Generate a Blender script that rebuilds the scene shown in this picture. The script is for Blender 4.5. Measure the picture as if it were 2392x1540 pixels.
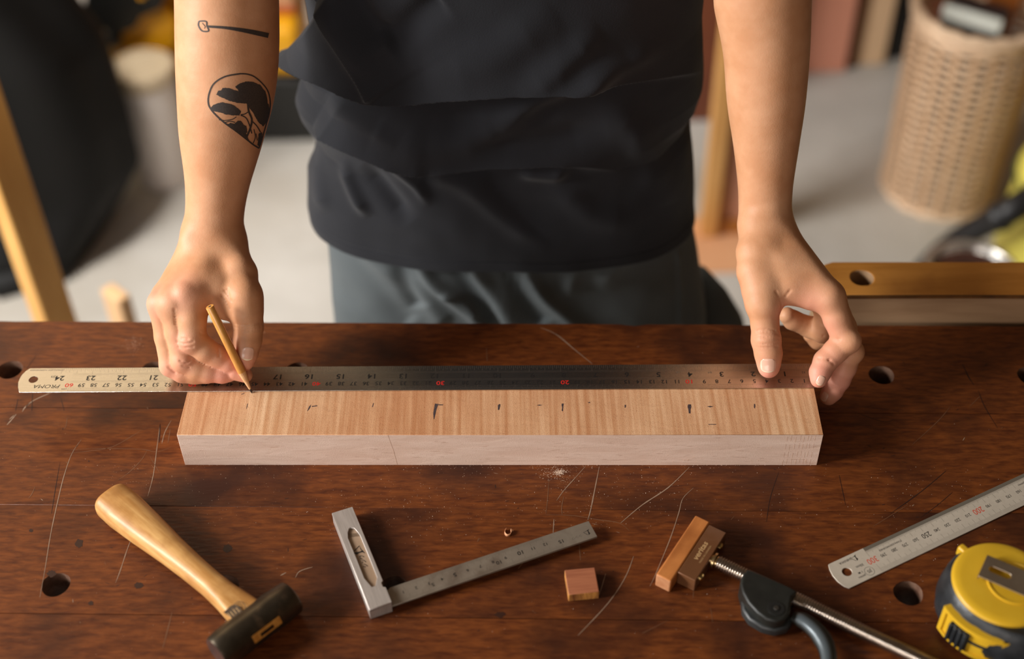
import bpy, bmesh, math, random
import numpy as np
from mathutils import Vector, Matrix, noise
from mathutils.geometry import delaunay_2d_cdt
from mathutils.bvhtree import BVHTree
for o in list(bpy.data.objects): bpy.data.objects.remove(o)
S = bpy.context.scene; C = S.collection
random.seed(4); rng = np.random.default_rng(4)
PI = math.pi
TZ = 0.86                       # height of the bench top; everything below is written from the bench top and lifted by TZ at the end
# ------------------------------------------------------------------ camera
F_PX, PITCH, ROLL, CAM_H = 3196.66, math.radians(44.4087), math.radians(-1.13286), 0.83753
cp, sp, cr, sr = math.cos(PITCH), math.sin(PITCH), math.cos(ROLL), math.sin(ROLL)
fwd = Vector((0, cp, -sp)); up0 = Vector((0, sp, cp)); rt0 = Vector((1, 0, 0))
rt = rt0*cr + up0*sr; up = rt0*-sr + up0*cr
cd = bpy.data.cameras.new('camera'); cam = bpy.data.objects.new('camera', cd); C.objects.link(cam)
cam.matrix_world = Matrix(((rt.x, up.x, -fwd.x, 0), (rt.y, up.y, -fwd.y, 0), (rt.z, up.z, -fwd.z, CAM_H+TZ), (0, 0, 0, 1)))
cd.sensor_width = 36; cd.lens = F_PX/2392*36; cd.clip_start = .05; cd.clip_end = 40
cd.dof.use_dof = True; cd.dof.focus_distance = 1.07; cd.dof.aperture_fstop = 2.5
S.camera = cam
def ray(u, v):
    return fwd + rt*((u-1196)/F_PX) - up*((v-770)/F_PX)
def P(u, v, z=0.0):             # point of the photograph's sight line at height z over the bench top
    d = ray(u, v); t = (z-CAM_H)/d.z; return Vector((d.x*t, d.y*t, z))
def PY(u, v, y):
    d = ray(u, v); t = y/d.y; return Vector((d.x*t, y, CAM_H+d.z*t))
def PD(u, v, D):
    return ray(u, v)*D + Vector((0, 0, CAM_H))
def pix(A):                     # numpy (n,3) -> pixel (n,2)
    A = np.asarray(A, float); x, y, z = A[:, 0], A[:, 1], A[:, 2]-CAM_H
    D = y*cp-z*sp; U = y*sp+z*cp; X = cr*x+sr*U; U = -sr*x+cr*U
    return np.stack([1196+F_PX*X/D, 770-F_PX*U/D], 1)
# ------------------------------------------------------------------ light
S.view_settings.view_transform = 'Standard'; S.view_settings.look = 'None'
S.view_settings.exposure = 0.08; S.view_settings.gamma = 1; S.view_settings.use_curve_mapping = False
W = bpy.data.worlds.new('world'); S.world = W; W.use_nodes = True
bg = W.node_tree.nodes['Background']; bg.inputs[0].default_value = (1.0, .76, .54, 1); bg.inputs[1].default_value = .095
def area(name, loc, target, sx, sy, power, col):
    l = bpy.data.lights.new(name, 'AREA'); l.shape = 'RECTANGLE'; l.size = sx; l.size_y = sy; l.energy = power; l.color = col
    o = bpy.data.objects.new(name, l); C.objects.link(o); o.location = loc
    o.rotation_euler = (Vector(target)-Vector(loc)).to_track_quat('-Z', 'Y').to_euler(); return o
area('window_light', (-2.4, .12, TZ+1.12), (0, .8, TZ), .45, .7, 68, (1, .98, .96))
area('camera_side_fill', (-1.2, -1.7, TZ+.70), (0, .8, TZ), 1.8, 1.0, 24, (1, .92, .86))  # added soft fill from the camera side, brightens the block's front face
area('rear_reflection_light', (-1.35, 2.45, TZ+1.6), (-.4, .8, TZ), 1.3, 1.0, 7, (1, .78, .5))  # added warm panel out of view, for the golden reflection in the ruler's left end
area('side_window_light', (-2.3, .9, TZ+1.1), (-.1, 2.5, .1), .8, .8, 47, (1, .98, .95))
la = area('background_fill', (-.95, 1.45, TZ+1.5), (-.72, 2.35, .25), .4, .4, 12, (1, .95, .9)); la.data.spread = math.radians(95)  # added unseen fill over the canister and yellow machine, spread kept off the bench
# ------------------------------------------------------------------ materials
def srgb(r, g, b):
    f = lambda c: (c/255/12.92) if c <= 10 else ((c/255+.055)/1.055)**2.4
    return (f(r), f(g), f(b), 1)
MATS = {}
def base_mat(name, col, rough=.5, metal=0, spec=.5, coat=0, emit=None):
    m = bpy.data.materials.new(name); m.use_nodes = True; b = m.node_tree.nodes['Principled BSDF']
    b.inputs['Base Color'].default_value = col; b.inputs['Roughness'].default_value = rough; b.inputs['Metallic'].default_value = metal
    b.inputs['Specular IOR Level'].default_value = spec; b.inputs['Coat Weight'].default_value = coat; b.inputs['Coat Roughness'].default_value = .15
    return m
def nodes(m): return m.node_tree.nodes, m.node_tree.links, m.node_tree.nodes['Principled BSDF']
def noisy(name, c1, c2, scale=8, stretch=(1, 1, 1), rotz=0, rough=.5, rough2=None, metal=0, spec=.5, bump=0, bscale=None, detail=6, lo=.35, hi=.65, coat=0, c3=None, c3scale=2, c3amt=(.5, .7), dist=0, rnd=False):
    m = base_mat(name, c1, rough, metal, spec, coat); N, L, b = nodes(m)
    tc = N.new('ShaderNodeTexCoord'); mp = N.new('ShaderNodeMapping'); mp.inputs['Scale'].default_value = stretch
    r0 = N.new('ShaderNodeVectorRotate'); r0.rotation_type = 'Z_AXIS'; r0.inputs['Angle'].default_value = -rotz
    L.new(tc.outputs['Object'], r0.inputs['Vector']); src = r0.outputs[0]
    if rnd:
        oi = N.new('ShaderNodeObjectInfo'); ad = N.new('ShaderNodeVectorMath'); ad.operation = 'ADD'
        ml = N.new('ShaderNodeVectorMath'); ml.operation = 'SCALE'; ml.inputs['Scale'].default_value = 9.0
        cx = N.new('ShaderNodeCombineXYZ'); L.new(oi.outputs['Random'], cx.inputs[0]); L.new(oi.outputs['Random'], cx.inputs[2])
        L.new(cx.outputs[0], ml.inputs[0]); L.new(src, ad.inputs[0]); L.new(ml.outputs[0], ad.inputs[1]); src = ad.outputs[0]
    L.new(src, mp.inputs['Vector'])
    n = N.new('ShaderNodeTexNoise'); n.inputs['Scale'].default_value = scale; n.inputs['Detail'].default_value = detail; n.inputs['Distortion'].default_value = dist
    n.inputs['Roughness'].default_value = .6
    L.new(mp.outputs[0], n.inputs['Vector'])
    r = N.new('ShaderNodeValToRGB'); r.color_ramp.elements[0].position = lo; r.color_ramp.elements[1].position = hi
    r.color_ramp.elements[0].color = c1; r.color_ramp.elements[1].color = c2; L.new(n.outputs[0], r.inputs[0]); out = r.outputs[0]
    if c3 is not None:
        n3 = N.new('ShaderNodeTexNoise'); n3.inputs['Scale'].default_value = c3scale; n3.inputs['Detail'].default_value = 5; L.new(src, n3.inputs['Vector'])
        r3 = N.new('ShaderNodeValToRGB'); r3.color_ramp.elements[0].position = c3amt[0]; r3.color_ramp.elements[1].position = c3amt[1]
        L.new(n3.outputs[0], r3.inputs[0]); mx = N.new('ShaderNodeMix'); mx.data_type = 'RGBA'
        L.new(r3.outputs[0], mx.inputs[0]); L.new(out, mx.inputs[6]); mx.inputs[7].default_value = c3; out = mx.outputs[2]
    L.new(out, b.inputs['Base Color'])
    if rough2 is not None:
        mr = N.new('ShaderNodeMapRange'); mr.inputs[3].default_value = rough; mr.inputs[4].default_value = rough2; L.new(n.outputs[0], mr.inputs[0]); L.new(mr.outputs[0], b.inputs['Roughness'])
    if bump:
        bn = N.new('ShaderNodeTexNoise'); bn.inputs['Scale'].default_value = bscale or scale*3; bn.inputs['Detail'].default_value = 4; L.new(mp.outputs[0], bn.inputs['Vector'])
        bp = N.new('ShaderNodeBump'); bp.inputs['Strength'].default_value = 1; bp.inputs['Distance'].default_value = bump; L.new(bn.outputs[0], bp.inputs['Height']); L.new(bp.outputs[0], b.inputs['Normal'])
    return m
# ------------------------------------------------------------------ mesh helpers
ORG = {}
class MB:
    def __init__(s): s.v = []; s.f = []; s.m = []
    def add(s, vs, fs, mi=0):
        k = len(s.v); s.v += [tuple(p) for p in vs]; s.f += [tuple(i+k for i in f) for f in fs]; s.m += [mi]*len(fs); return s
    def box(s, lo, hi, T=None, mi=0):
        x0, y0, z0 = lo; x1, y1, z1 = hi
        vs = [(x0,y0,z0),(x1,y0,z0),(x1,y1,z0),(x0,y1,z0),(x0,y0,z1),(x1,y0,z1),(x1,y1,z1),(x0,y1,z1)]
        if T: vs = [T(*p) for p in vs]
        return s.add(vs, [(0,3,2,1),(4,5,6,7),(0,1,5,4),(1,2,6,5),(2,3,7,6),(3,0,4,7)], mi)
    def tube(s, pts, rad, n=12, caps=True, mi=0, el=None, upv=None):
        pts = [Vector(p) for p in pts]
        if not hasattr(rad, '__len__'): rad = [rad]*len(pts)
        vs = []; fs = []
        prev = None
        for i, p in enumerate(pts):
            t = (pts[min(i+1, len(pts)-1)]-pts[max(i-1, 0)]).normalized()
            if upv is not None: a = Vector(upv)
            elif prev is not None: a = prev
            else: a = Vector((0, 0, 1)) if abs(t.z) < .9 else Vector((1, 0, 0))
            a = (a - t*a.dot(t)).normalized(); prev = a; b = t.cross(a)
            e = el[i] if el else (1, 1)
            for k in range(n):
                w = 2*PI*k/n; vs.append(p + a*(math.cos(w)*rad[i]*e[0]) + b*(math.sin(w)*rad[i]*e[1]))
        for i in range(len(pts)-1):
            for k in range(n):
                k2 = (k+1) % n; fs.append((i*n+k, i*n+k2, (i+1)*n+k2, (i+1)*n+k))
        if caps:
            fs.append(tuple(range(n))[::-1]); fs.append(tuple((len(pts)-1)*n+k for k in range(n)))
        return s.add(vs, fs, mi)
    def lathe(s, prof, origin, n=32, axis=(0, 0, 1), mi=0, xs=1, ys=1):
        ax = Vector(axis).normalized(); a = Vector((1, 0, 0)) if abs(ax.x) < .9 else Vector((0, 1, 0)); a = (a-ax*a.dot(ax)).normalized(); b = ax.cross(a)
        O = Vector(origin); vs = []; fs = []
        for r, h in prof:
            for k in range(n):
                w = 2*PI*k/n; vs.append(O+ax*h+a*(math.cos(w)*r*xs)+b*(math.sin(w)*r*ys))
        for i in range(len(prof)-1):
            for k in range(n):
                k2 = (k+1) % n; fs.append((i*n+k, i*n+k2, (i+1)*n+k2, (i+1)*n+k))
        if prof[0][0] > 1e-6: fs.append(tuple(range(n))[::-1])
        if prof[-1][0] > 1e-6: fs.append(tuple((len(prof)-1)*n+k for k in range(n)))
        return s.add(vs, fs, mi)
    def plate(s, outer, holes, z0, z1, T=None, mi=0, mi_wall=None, inner=None):
        T = T or (lambda x, y, z: (x, y, z))
        loops = [outer]+list(holes); pts = []; edges = []
        for lp in loops:
            k = len(pts); pts += [Vector((p[0], p[1])) for p in lp]; edges += [(k+i, k+(i+1) % len(lp)) for i in range(len(lp))]
        r = delaunay_2d_cdt(pts, edges, [], 0, 1e-9)
        V2, F2 = r[0], r[2]
        def inside(p, lp):
            c = False; j = len(lp)-1
            for i in range(len(lp)):
                if (lp[i][1] > p[1]) != (lp[j][1] > p[1]) and p[0] < (lp[j][0]-lp[i][0])*(p[1]-lp[i][1])/(lp[j][1]-lp[i][1])+lp[i][0]: c = not c
                j = i
            return c
        tri = []
        for f in F2:
            c = sum((V2[i] for i in f), Vector((0, 0)))/len(f)
            if inside(c, outer) and not any(inside(c, h) for h in holes): tri.append(f)
        s.add([T(p.x, p.y, z1) for p in V2], tri, mi); s.add([T(p.x, p.y, z0) for p in V2], [tuple(reversed(f)) for f in tri], mi)
        for li, lp in enumerate(loops):
            n = len(lp); ar = sum(lp[i][0]*lp[(i+1) % n][1]-lp[(i+1) % n][0]*lp[i][1] for i in range(n))
            fs = [(i, (i+1) % n, n+(i+1) % n, n+i) for i in range(n)]
            if (ar < 0) != (li > 0): fs = [tuple(reversed(f)) for f in fs]
            s.add([T(p[0], p[1], z0) for p in lp]+[T(p[0], p[1], z1) for p in lp], fs, (mi if mi_wall is None or (inner and li == 0) else mi_wall))
        return s
    def build(s, name, mats, parent=None, org=None, smooth=None, bev=0, seg=2, weld=True):
        if not isinstance(mats, (list, tuple)): mats = [mats]
        A = np.array(s.v, float)
        if parent is not None: O = ORG[parent.name]
        elif org is not None: O = Vector(org)
        else:
            O = Vector(((A[:, 0].min()+A[:, 0].max())/2, (A[:, 1].min()+A[:, 1].max())/2, A[:, 2].min()))
        A = A-np.array(O)
        me = bpy.data.meshes.new(name); me.from_pydata(A.tolist(), [], s.f)
        for m in mats: me.materials.append(m)
        if len(mats) > 1: me.polygons.foreach_set('material_index', s.m)
        if weld and len(s.v) < 60000:
            bm = bmesh.new(); bm.from_mesh(me); bmesh.ops.remove_doubles(bm, verts=bm.verts, dist=2e-6); bm.to_mesh(me); bm.free()
        if smooth is not None:
            me.shade_smooth()
            if smooth < 180: me.set_sharp_from_angle(angle=math.radians(smooth))
        me.update()
        o = bpy.data.objects.new(name, me); C.objects.link(o); ORG[o.name] = O
        if parent is not None: o.parent = parent
        else: o.location = O
        if bev:
            bv = o.modifiers.new('bevel', 'BEVEL'); bv.width = bev; bv.segments = seg; bv.limit_method = 'ANGLE'; bv.angle_limit = math.radians(40); bv.harden_normals = False
            if smooth is None: me.shade_smooth(); me.set_sharp_from_angle(angle=math.radians(35))
        return o
def thing(name, loc, label, cat, group=None):
    o = bpy.data.objects.new(name, None); C.objects.link(o); o.location = loc; ORG[o.name] = Vector(loc); o.empty_display_size = .02
    return tag(o, label, cat, group)
def tag(o, label=None, cat=None, group=None, kind=None):
    if label: o['label'] = label
    if cat: o['category'] = cat
    if group: o['group'] = group
    if kind: o['kind'] = kind
    return o
def frame(o, ang, zoff=0):
    c, s = math.cos(ang), math.sin(ang); ox, oy = o[0], o[1]
    return lambda x, y, z=0: Vector((ox+c*x-s*y, oy+s*x+c*y, z+zoff))
def circ(x, y, r, n=32, ry=None): return [(x+r*math.cos(2*PI*k/n), y+(ry or r)*math.sin(2*PI*k/n)) for k in range(n)]
_tc = {}
def text_mesh(txt, align='CENTER', bold=0, shear=0):
    key = (txt, align, bold, shear)
    if key not in _tc:
        cu = bpy.data.curves.new('t', 'FONT'); cu.body = txt; cu.align_x = align; cu.align_y = 'CENTER'; cu.size = 1; cu.resolution_u = 3; cu.offset = bold; cu.shear = shear
        ob = bpy.data.objects.new('t', cu); me = bpy.data.meshes.new_from_object(ob)
        _tc[key] = ([v.co.copy() for v in me.vertices], [tuple(p.vertices) for p in me.polygons])
        bpy.data.objects.remove(ob); bpy.data.meshes.remove(me); bpy.data.curves.remove(cu)
    return _tc[key]
def put_text(mb, txt, org, xd, yd, h, mi=0, align='CENTER', wide=1.0, bold=0, shear=0):
    vs, fs = text_mesh(txt, align, bold, shear); k = h/.72; O = Vector(org); X = Vector(xd); Y = Vector(yd)
    mb.add([O+X*(p.x*k*wide)+Y*(p.y*k) for p in vs], fs, mi)
def ribbon(mb, pts, w, mi=0, normal=(0, 0, 1)):
    pts = [Vector(p) for p in pts]; n = Vector(normal); vs = []
    if not hasattr(w, '__len__'): w = [w]*len(pts)
    for i, p in enumerate(pts):
        t = (pts[min(i+1, len(pts)-1)]-pts[max(i-1, 0)]).normalized(); b = n.cross(t).normalized()
        vs += [p-b*(w[i]/2), p+b*(w[i]/2)]
    mb.add(vs, [(2*i, 2*i+2, 2*i+3, 2*i+1) for i in range(len(pts)-1)], mi)
def smoothline(pts, n=8):
    pts = [Vector(p) for p in pts]; out = []
    for i in range(len(pts)-1):
        p0, p1, p2, p3 = pts[max(i-1, 0)], pts[i], pts[i+1], pts[min(i+2, len(pts)-1)]
        for k in range(n):
            t = k/n; out.append(.5*((2*p1)+(p2-p0)*t+(2*p0-5*p1+4*p2-p3)*t*t+(3*p1-p0-3*p2+p3)*t**3))
    out.append(pts[-1]); return out
ED = -0.0357                    # the bench runs at a slight angle to the camera
B = frame((0, .8625), ED)       # bench frame: x along, y = 0 on the far edge, negative towards the camera
# ------------------------------------------------------------------ room
FL = -TZ
m_floor = noisy('concrete', srgb(172, 168, 160), srgb(190, 186, 179), 3, rough=.55, bump=.002, bscale=30, c3=srgb(150, 140, 125), c3scale=1.3, c3amt=(.5, .75))
m_wall = noisy('plaster', srgb(120, 96, 72), srgb(138, 112, 86), 2, rough=.8)
fl = MB().box((-4, -3, FL-.1), (4, 4.2, FL)).build('floor', m_floor, org=(0, 0, FL)); tag(fl, kind='structure')
wb = MB().box((-4, 3.3, FL), (4, 3.4, 2.0)).build('wall_back', m_wall); tag(wb, kind='structure')
wr = MB().box((3.0, -3, FL), (3.1, 3.3, 2.0)).build('wall_right', m_wall); tag(wr, kind='structure')
# ------------------------------------------------------------------ bench
def bench_mat():
    m = noisy('old_mahogany', srgb(74, 33, 13), srgb(122, 64, 24), 62, (1, 4.5, 4.5), ED, rough=.36, rough2=.5, spec=.35, bump=.0003, bscale=90, detail=12, lo=.31, hi=.70, c3=srgb(56, 26, 13), c3scale=11, c3amt=(.48, .68), dist=.3, rnd=True)
    return m
m_bench = bench_mat()
m_bench2 = noisy('bench_underframe_wood', srgb(70, 36, 16), srgb(98, 52, 24), 6, (1, 1, 8), rough=.6)
m_hole = noisy('worn_hole_wall', srgb(92, 62, 46), srgb(128, 98, 80), 90, rough=.6)
bench = thing('workbench', B(0, -.33, -.86), 'dark brown mahogany workbench top full of scratches and round dog holes', 'workbench')
pls = [0, -.1030, -.2055, -.3045, -.405, -.505, -.60]
hole_rows = {0: ([-.428, -.305, -.182, .3125, .4365], -.060), 2: ([-.331, -.2055, -.0805, .2945, .42], -.2795)}
def hring(x, y, ph):
    r = []
    for k in range(40):
        w = 2*PI*k/40; rr = .0105+.00022*math.sin(3*w+ph)+(.00035*random.random() if 0 < w < PI else 0)
        r.append((x+rr*math.cos(w), y+rr*math.sin(w)))
    return r
for i in range(6):
    y1, y0 = pls[i]-.00015, pls[i+1]+.00015; hs = []
    if i in hole_rows:
        xs, hy = hole_rows[i]; hs = [hring(x, hy, j*1.7) for j, x in enumerate(xs)]
    n = 160; top = []
    for k in range(n+1):
        x = .95-1.9*k/n; d = 0
        if i == 0:
            d = -.0006*abs(noise.noise(Vector((x*35, 0, 0))))-.0018*max(0, noise.noise(Vector((x*22, 5, 0)))-.35)
            if abs(x-.108) < .010: d -= .0025*(1-abs(x-.108)/.010)
        top.append((x, y1+d))
    mb = MB().plate([(-.95, y0)]+[(.95, y0)]+top, hs, -.055, 0, B, 0, 1, True)
    mb.build('plank', [m_bench, m_hole], bench, bev=.0004, seg=1)
for x in (-.8, .8):
    for y in (-.06, -.54): MB().box((x-.045, y-.045, -.86), (x+.045, y+.045, -.055), B).build('leg', m_bench2, bench, bev=.003)
MB().box((-.76, -.08, -.14), (.76, -.045, -.055), B).build('apron', m_bench2, bench, bev=.002)
MB().box((-.76, -.555, -.14), (.76, -.52, -.055), B).build('apron', m_bench2, bench, bev=.002)
# scratches: each one a shallow scored line seen in the photograph
m_scr = base_mat('scratch_pale', srgb(150, 122, 100), .6); m_scd = base_mat('scratch_dark', srgb(38, 16, 8), .6); m_scm = base_mat('scratch_mid', srgb(118, 78, 50), .6)
scr = MB()
def scratch(px, w, mi):
    pts = smoothline([P(u, v, .00012) for u, v in px], 5); n = len(pts)
    ribbon(scr, pts, [w*(.25+.75*math.sin(PI*min(1, max(0, (k+.4)/n))))*(.75+.5*random.random()) for k in range(n)], mi)
for px, w, mi in [([(1368,1089),(1345,1115),(1318,1145),(1300,1170)],.0006,0),([(1400,1090),(1390,1140),(1380,1190),(1373,1215)],.0009,0),([(1610,1092),(1560,1140),(1500,1180),(1450,1222)],.0009,0),
    ([(1282,1119),(1279,1165),(1275,1202)],.0005,2),([(1317,1160),(1312,1185),(1313,1203)],.0006,2),([(1276,1203),(1340,1205),(1400,1215),(1446,1222),(1470,1240)],.0006,2),([(1294,1213),(1292,1245)],.0008,0),
    ([(1352,1262),(1356,1310)],.0006,2),([(1225,1310),(1210,1330)],.0006,2),([(1620,1140),(1595,1165),(1585,1200),(1565,1260),(1530,1345),(1518,1370)],.0006,0),
    ([(1262,765),(1300,782),(1340,815),(1383,850)],.0009,0),([(1136,812),(1138,845)],.0006,2),([(1480,1300),(1460,1350),(1420,1410),(1350,1485)],.0007,0),([(1415,1340),(1400,1390)],.0005,0),([(1620,1378),(1619,1398)],.0005,2),
    ([(74,940),(60,950),(52,962)],.0011,0),([(38,968),(26,982),(16,993)],.0011,0),([(33,970),(22,980)],.0008,0),([(125,915),(80,935),(60,950)],.0010,0),
    ([(190,1027),(168,1060),(150,1110),(135,1170),(118,1250),(105,1330),(93,1396)],.0006,0),([(150,1060),(200,1055),(260,1045),(310,1018),(330,1005)],.0005,2),
    ([(160,1052),(230,1048),(330,1050),(365,1056),(400,1045)],.0004,2),([(400,982),(385,1010),(378,1037)],.0006,0),([(398,1002),(392,1036)],.0005,2),([(374,990),(366,1050),(358,1110),(345,1160)],.0006,0),([(374,990),(372,1035)],.0008,1),
    ([(343,1053),(330,1075),(300,1105),(275,1122)],.0005,2),([(350,1066),(372,1104)],.0004,2),([(157,975),(154,995),(148,1004)],.0005,2),([(307,1258),(295,1290),(282,1330),(270,1362)],.0006,0),
    ([(402,1430),(392,1470),(380,1515)],.0007,2),([(82,1137),(74,1155),(66,1165)],.0006,2),([(85,830),(62,862)],.0004,1),([(140,1080),(128,1150),(120,1200)],.0004,1),
    ([(42,932),(36,960)],.0005,1),([(76,918),(74,960)],.0006,1),([(142,930),(150,960)],.0004,1),([(235,800),(300,812)],.0005,2),([(2150,1210),(2190,1180),(2225,1150)],.0004,1),
    ([(2080,1200),(2150,1150),(2210,1100)],.0006,1),([(2248,850),(2262,880),(2275,900)],.0008,1),([(2285,912),(2300,950),(2330,1000)],.0005,1),([(2290,925),(2265,950)],.0005,2),([(2220,950),(2190,985),(2130,1040)],.0005,2),
    ([(1960,1110),(1975,1180)],.0004,1),([(1990,960),(2060,985),(2090,980)],.0004,1),([(690,1350),(700,1335),(730,1325)],.0007,0),([(655,1345),(668,1338)],.001,0),
    ([(1820,1100),(1800,1160),(1790,1220)],.0004,1),([(2040,1230),(2120,1180)],.0004,2),([(1610,1290),(1612,1340)],.0004,2),([(1560,1450),(1510,1475),(1500,1480)],.0004,2),([(1660,1420),(1665,1455)],.0004,2)]:
    scratch(px, w, mi)
for k in range(150):   # short random nicks
    u, v = random.uniform(0, 2392), random.uniform(775, 1540); a = random.uniform(0, PI); l = random.uniform(3, 16)
    scratch([(u, v), (u+l*math.cos(a), v+l*math.sin(a)*.6)], random.choice([.0003, .0005]), random.choice([1, 1, 1, 2, 2, 0]))
o = scr.build('scratch', [m_scr, m_scd, m_scm], bench, weld=False); tag(o, kind='stuff')
m_stain = base_mat('stain_dark', srgb(50, 23, 11), .45)
st = MB()
for u, v, a, b_ in [(532,1281,12,9),(324,1368,10,8),(212,1410,6,5),(1168,1436,12,7),(72,1240,5,4),(1335,1395,0,0),(120,1340,10,8),(2062,868,0,0),(185,1270,9,10)]:
    if a:
        c = P(u, v, .0001); n = 18; vs = [c]+[P(u+a*math.cos(2*PI*k/n)*(1+.25*random.uniform(-1, 1)), v+b_*math.sin(2*PI*k/n)*(1+.25*random.uniform(-1, 1)), .0001) for k in range(n)]
        st.add(vs, [(0, 1+k, 1+(k+1) % n) for k in range(n)])
tag(st.build('stain', m_stain, bench, weld=False), kind='stuff')
# vise chop beyond the far edge
vis = frame(P(1908, 690, .031), math.atan2(P(2392, 690, .031).y-P(1908, 690, .031).y, P(2392, 690, .031).x-P(1908, 690, .031).x))
m_vise = noisy('vise_beech', srgb(180, 116, 40), srgb(204, 138, 60), 9, (1, 8, 8), 0, rough=.5, bump=.0002, c3=srgb(156, 94, 34), c3scale=16, c3amt=(.5, .75))
m_visef = noisy('vise_face_wood', srgb(150, 116, 84), srgb(172, 138, 104), 9, (1, 8, 8), 0, rough=.6, bump=.0002)
vz = thing('vise_jaw', vis(.2, .02, -.13), 'honey brown wooden vise jaw with one dog hole beyond the right end of the bench', 'vise')
mb = MB().plate([(.004, 0), (.5, 0), (.5, .0435), (.020, .0435), (.012, .040), (.0, .012)], [circ(.0425, .0225, .0098, 36)], -.155, 0, lambda x, y, z: vis(x, y, z+.031), 0, 1)
mb.build('jaw_board', [m_vise, m_visef], vz, bev=.0012)
mb = MB().box((0, 0.004, 0), (.5, .006, .0025), lambda x, y, z: vis(x, y-.0055, z+.0285))
mb.build('lip', noisy('vise_lip', srgb(70, 42, 20), srgb(110, 70, 30), 40), vz)
g = MB().tube([vis(.3, .046, -.09), vis(.3, .2, -.09)], .012, 20); g.build('vise_screw', base_mat('screw_steel', srgb(120, 120, 120), .35, 1), vz, smooth=40)
# ------------------------------------------------------------------ block of wood
BT = .0364; BA = -.026; bo = (-.2628, .7078)
K = frame(bo, BA)
def block_mat():
    m = base_mat('fresh_beech', srgb(214, 160, 112), .62, spec=.3); N, L, b = nodes(m)
    tc = N.new('ShaderNodeTexCoord'); ge = N.new('ShaderNodeNewGeometry'); sx = N.new('ShaderNodeSeparateXYZ')
    L.new(ge.outputs['Normal'], sx.inputs[0])
    def noi(sc, st, det=6, dist=0, rz=0):
        mp = N.new('ShaderNodeMapping'); mp.inputs['Scale'].default_value = st; mp.inputs['Rotation'].default_value = (0, rz, 0); L.new(tc.outputs['Object'], mp.inputs[0]); n = N.new('ShaderNodeTexNoise'); n.inputs['Scale'].default_value = sc; n.inputs['Detail'].default_value = det; n.inputs['Distortion'].default_value = dist; L.new(mp.outputs[0], n.inputs['Vector']); return n
    def ramp(n, p0, c0, p1, c1):
        r = N.new('ShaderNodeValToRGB'); r.color_ramp.elements[0].position = p0; r.color_ramp.elements[0].color = c0; r.color_ramp.elements[1].position = p1; r.color_ramp.elements[1].color = c1; L.new(n.outputs[0], r.inputs[0]); return r
    def mix(f, a, bb, t='MIX'):
        x = N.new('ShaderNodeMix'); x.data_type = 'RGBA'; x.blend_type = t
        for s_, val in ((0, f), (6, a), (7, bb)):
            if hasattr(val, 'links') or hasattr(val, 'is_linked'): L.new(val, x.inputs[s_])
            else: x.inputs[s_].default_value = val
        return x.outputs[2]
    grain = noi(250, (1, .03, 1), 10); pores = noi(2300, (1, .45, 1), 2); big = noi(14, (1, .35, 1), 5)
    t1 = ramp(grain, .36, srgb(206, 152, 108), .64, srgb(234, 190, 148)); t2 = ramp(pores, .30, srgb(168, 108, 70), .42, (1, 1, 1, 1)); t3 = ramp(big, .35, srgb(222, 196, 178), .7, (1, 1, 1, 1))
    top = mix(.5, t1.outputs[0], t2.outputs[0], 'MULTIPLY'); top = mix(.8, top, t3.outputs[0], 'MULTIPLY')
    fg = noi(70, (.35, 1, 2.2), 6, .6, -.35); fleck = noi(820, (.13, 1, 1.0), 2, 0, -.42)
    f1 = ramp(fg, .3, srgb(230, 198, 178), .7, srgb(242, 214, 196)); f2 = ramp(fleck, .30, srgb(186, 150, 124), .36, (1, 1, 1, 1)); frt = mix(.32, f1.outputs[0], f2.outputs[0], 'MULTIPLY')
    ab = N.new('ShaderNodeMath'); ab.operation = 'GREATER_THAN'; ab.inputs[1].default_value = .5; L.new(sx.outputs[2], ab.inputs[0])
    L.new(mix(ab.outputs[0], frt, top), b.inputs['Base Color'])
    bp = N.new('ShaderNodeBump'); bp.inputs['Distance'].default_value = .00016; L.new(pores.outputs[0], bp.inputs['Height']); 
    bp2 = N.new('ShaderNodeBump'); bp2.inputs['Distance'].default_value = .0006; L.new(fg.outputs[0], bp2.inputs['Height']); L.new(bp.outputs[0], bp2.inputs['Normal']); L.new(bp2.outputs[0], b.inputs['Normal'])
    return m
blk = thing('wood_block', K(.25, .03, 0), 'long pale rectangular beech block with pencil marks on its top', 'block')
LB = .5018; WB = .0585
mb = MB(); n = 90; rg = [(random.uniform(-.0001, .0001)) for _ in range(n+1)]
mb.box((0, 0, 0), (LB, WB, BT), K); ob = mb.build('board', block_mat(), blk, bev=.00025, seg=1)
# raised saw fuzz along the lower front edge and torn chips on the front face
fz = MB()
for k in range(130):
    x = random.uniform(0, LB); s_ = random.uniform(.0004, .0011); y = -.0001
    fz.add([K(x, y, 0.0002), K(x+s_, y-.0004, .0002), K(x+s_*.6, y-.0006, random.uniform(.0003, .0012))], [(0, 1, 2)])
for k in range(46):
    x = random.choice([random.gauss(.402, .006), random.gauss(.40, .05), random.uniform(.44, LB-.003)]); z = random.choice([random.gauss(.006, .003), random.uniform(.002, .03)])
    x = min(max(x, .01), LB-.001); z = min(max(z, .001), .034); s_ = random.uniform(.0003, .0012)
    fz.add([K(x, -.0001, z), K(x+s_*.5, -.0001, z+s_*.4), K(x+s_*.7, -.0006, z+s_*1.5), K(x, -.0004, z+s_)], [(0, 1, 2, 3)])
tag(fz.build('wood_fibre', base_mat('fibre', srgb(236, 208, 186), .7), blk, weld=False), kind='stuff')
gv = MB()
for x in (.4745, .4775, .4812, .4848, .4875, .4905, .4928, .4960):
    for q in range(4):
        z = q*.009+random.uniform(0, .003); gv.box((x-.00006, -.00008, z), (x+.00006, .0001, z+.006), K)
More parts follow.
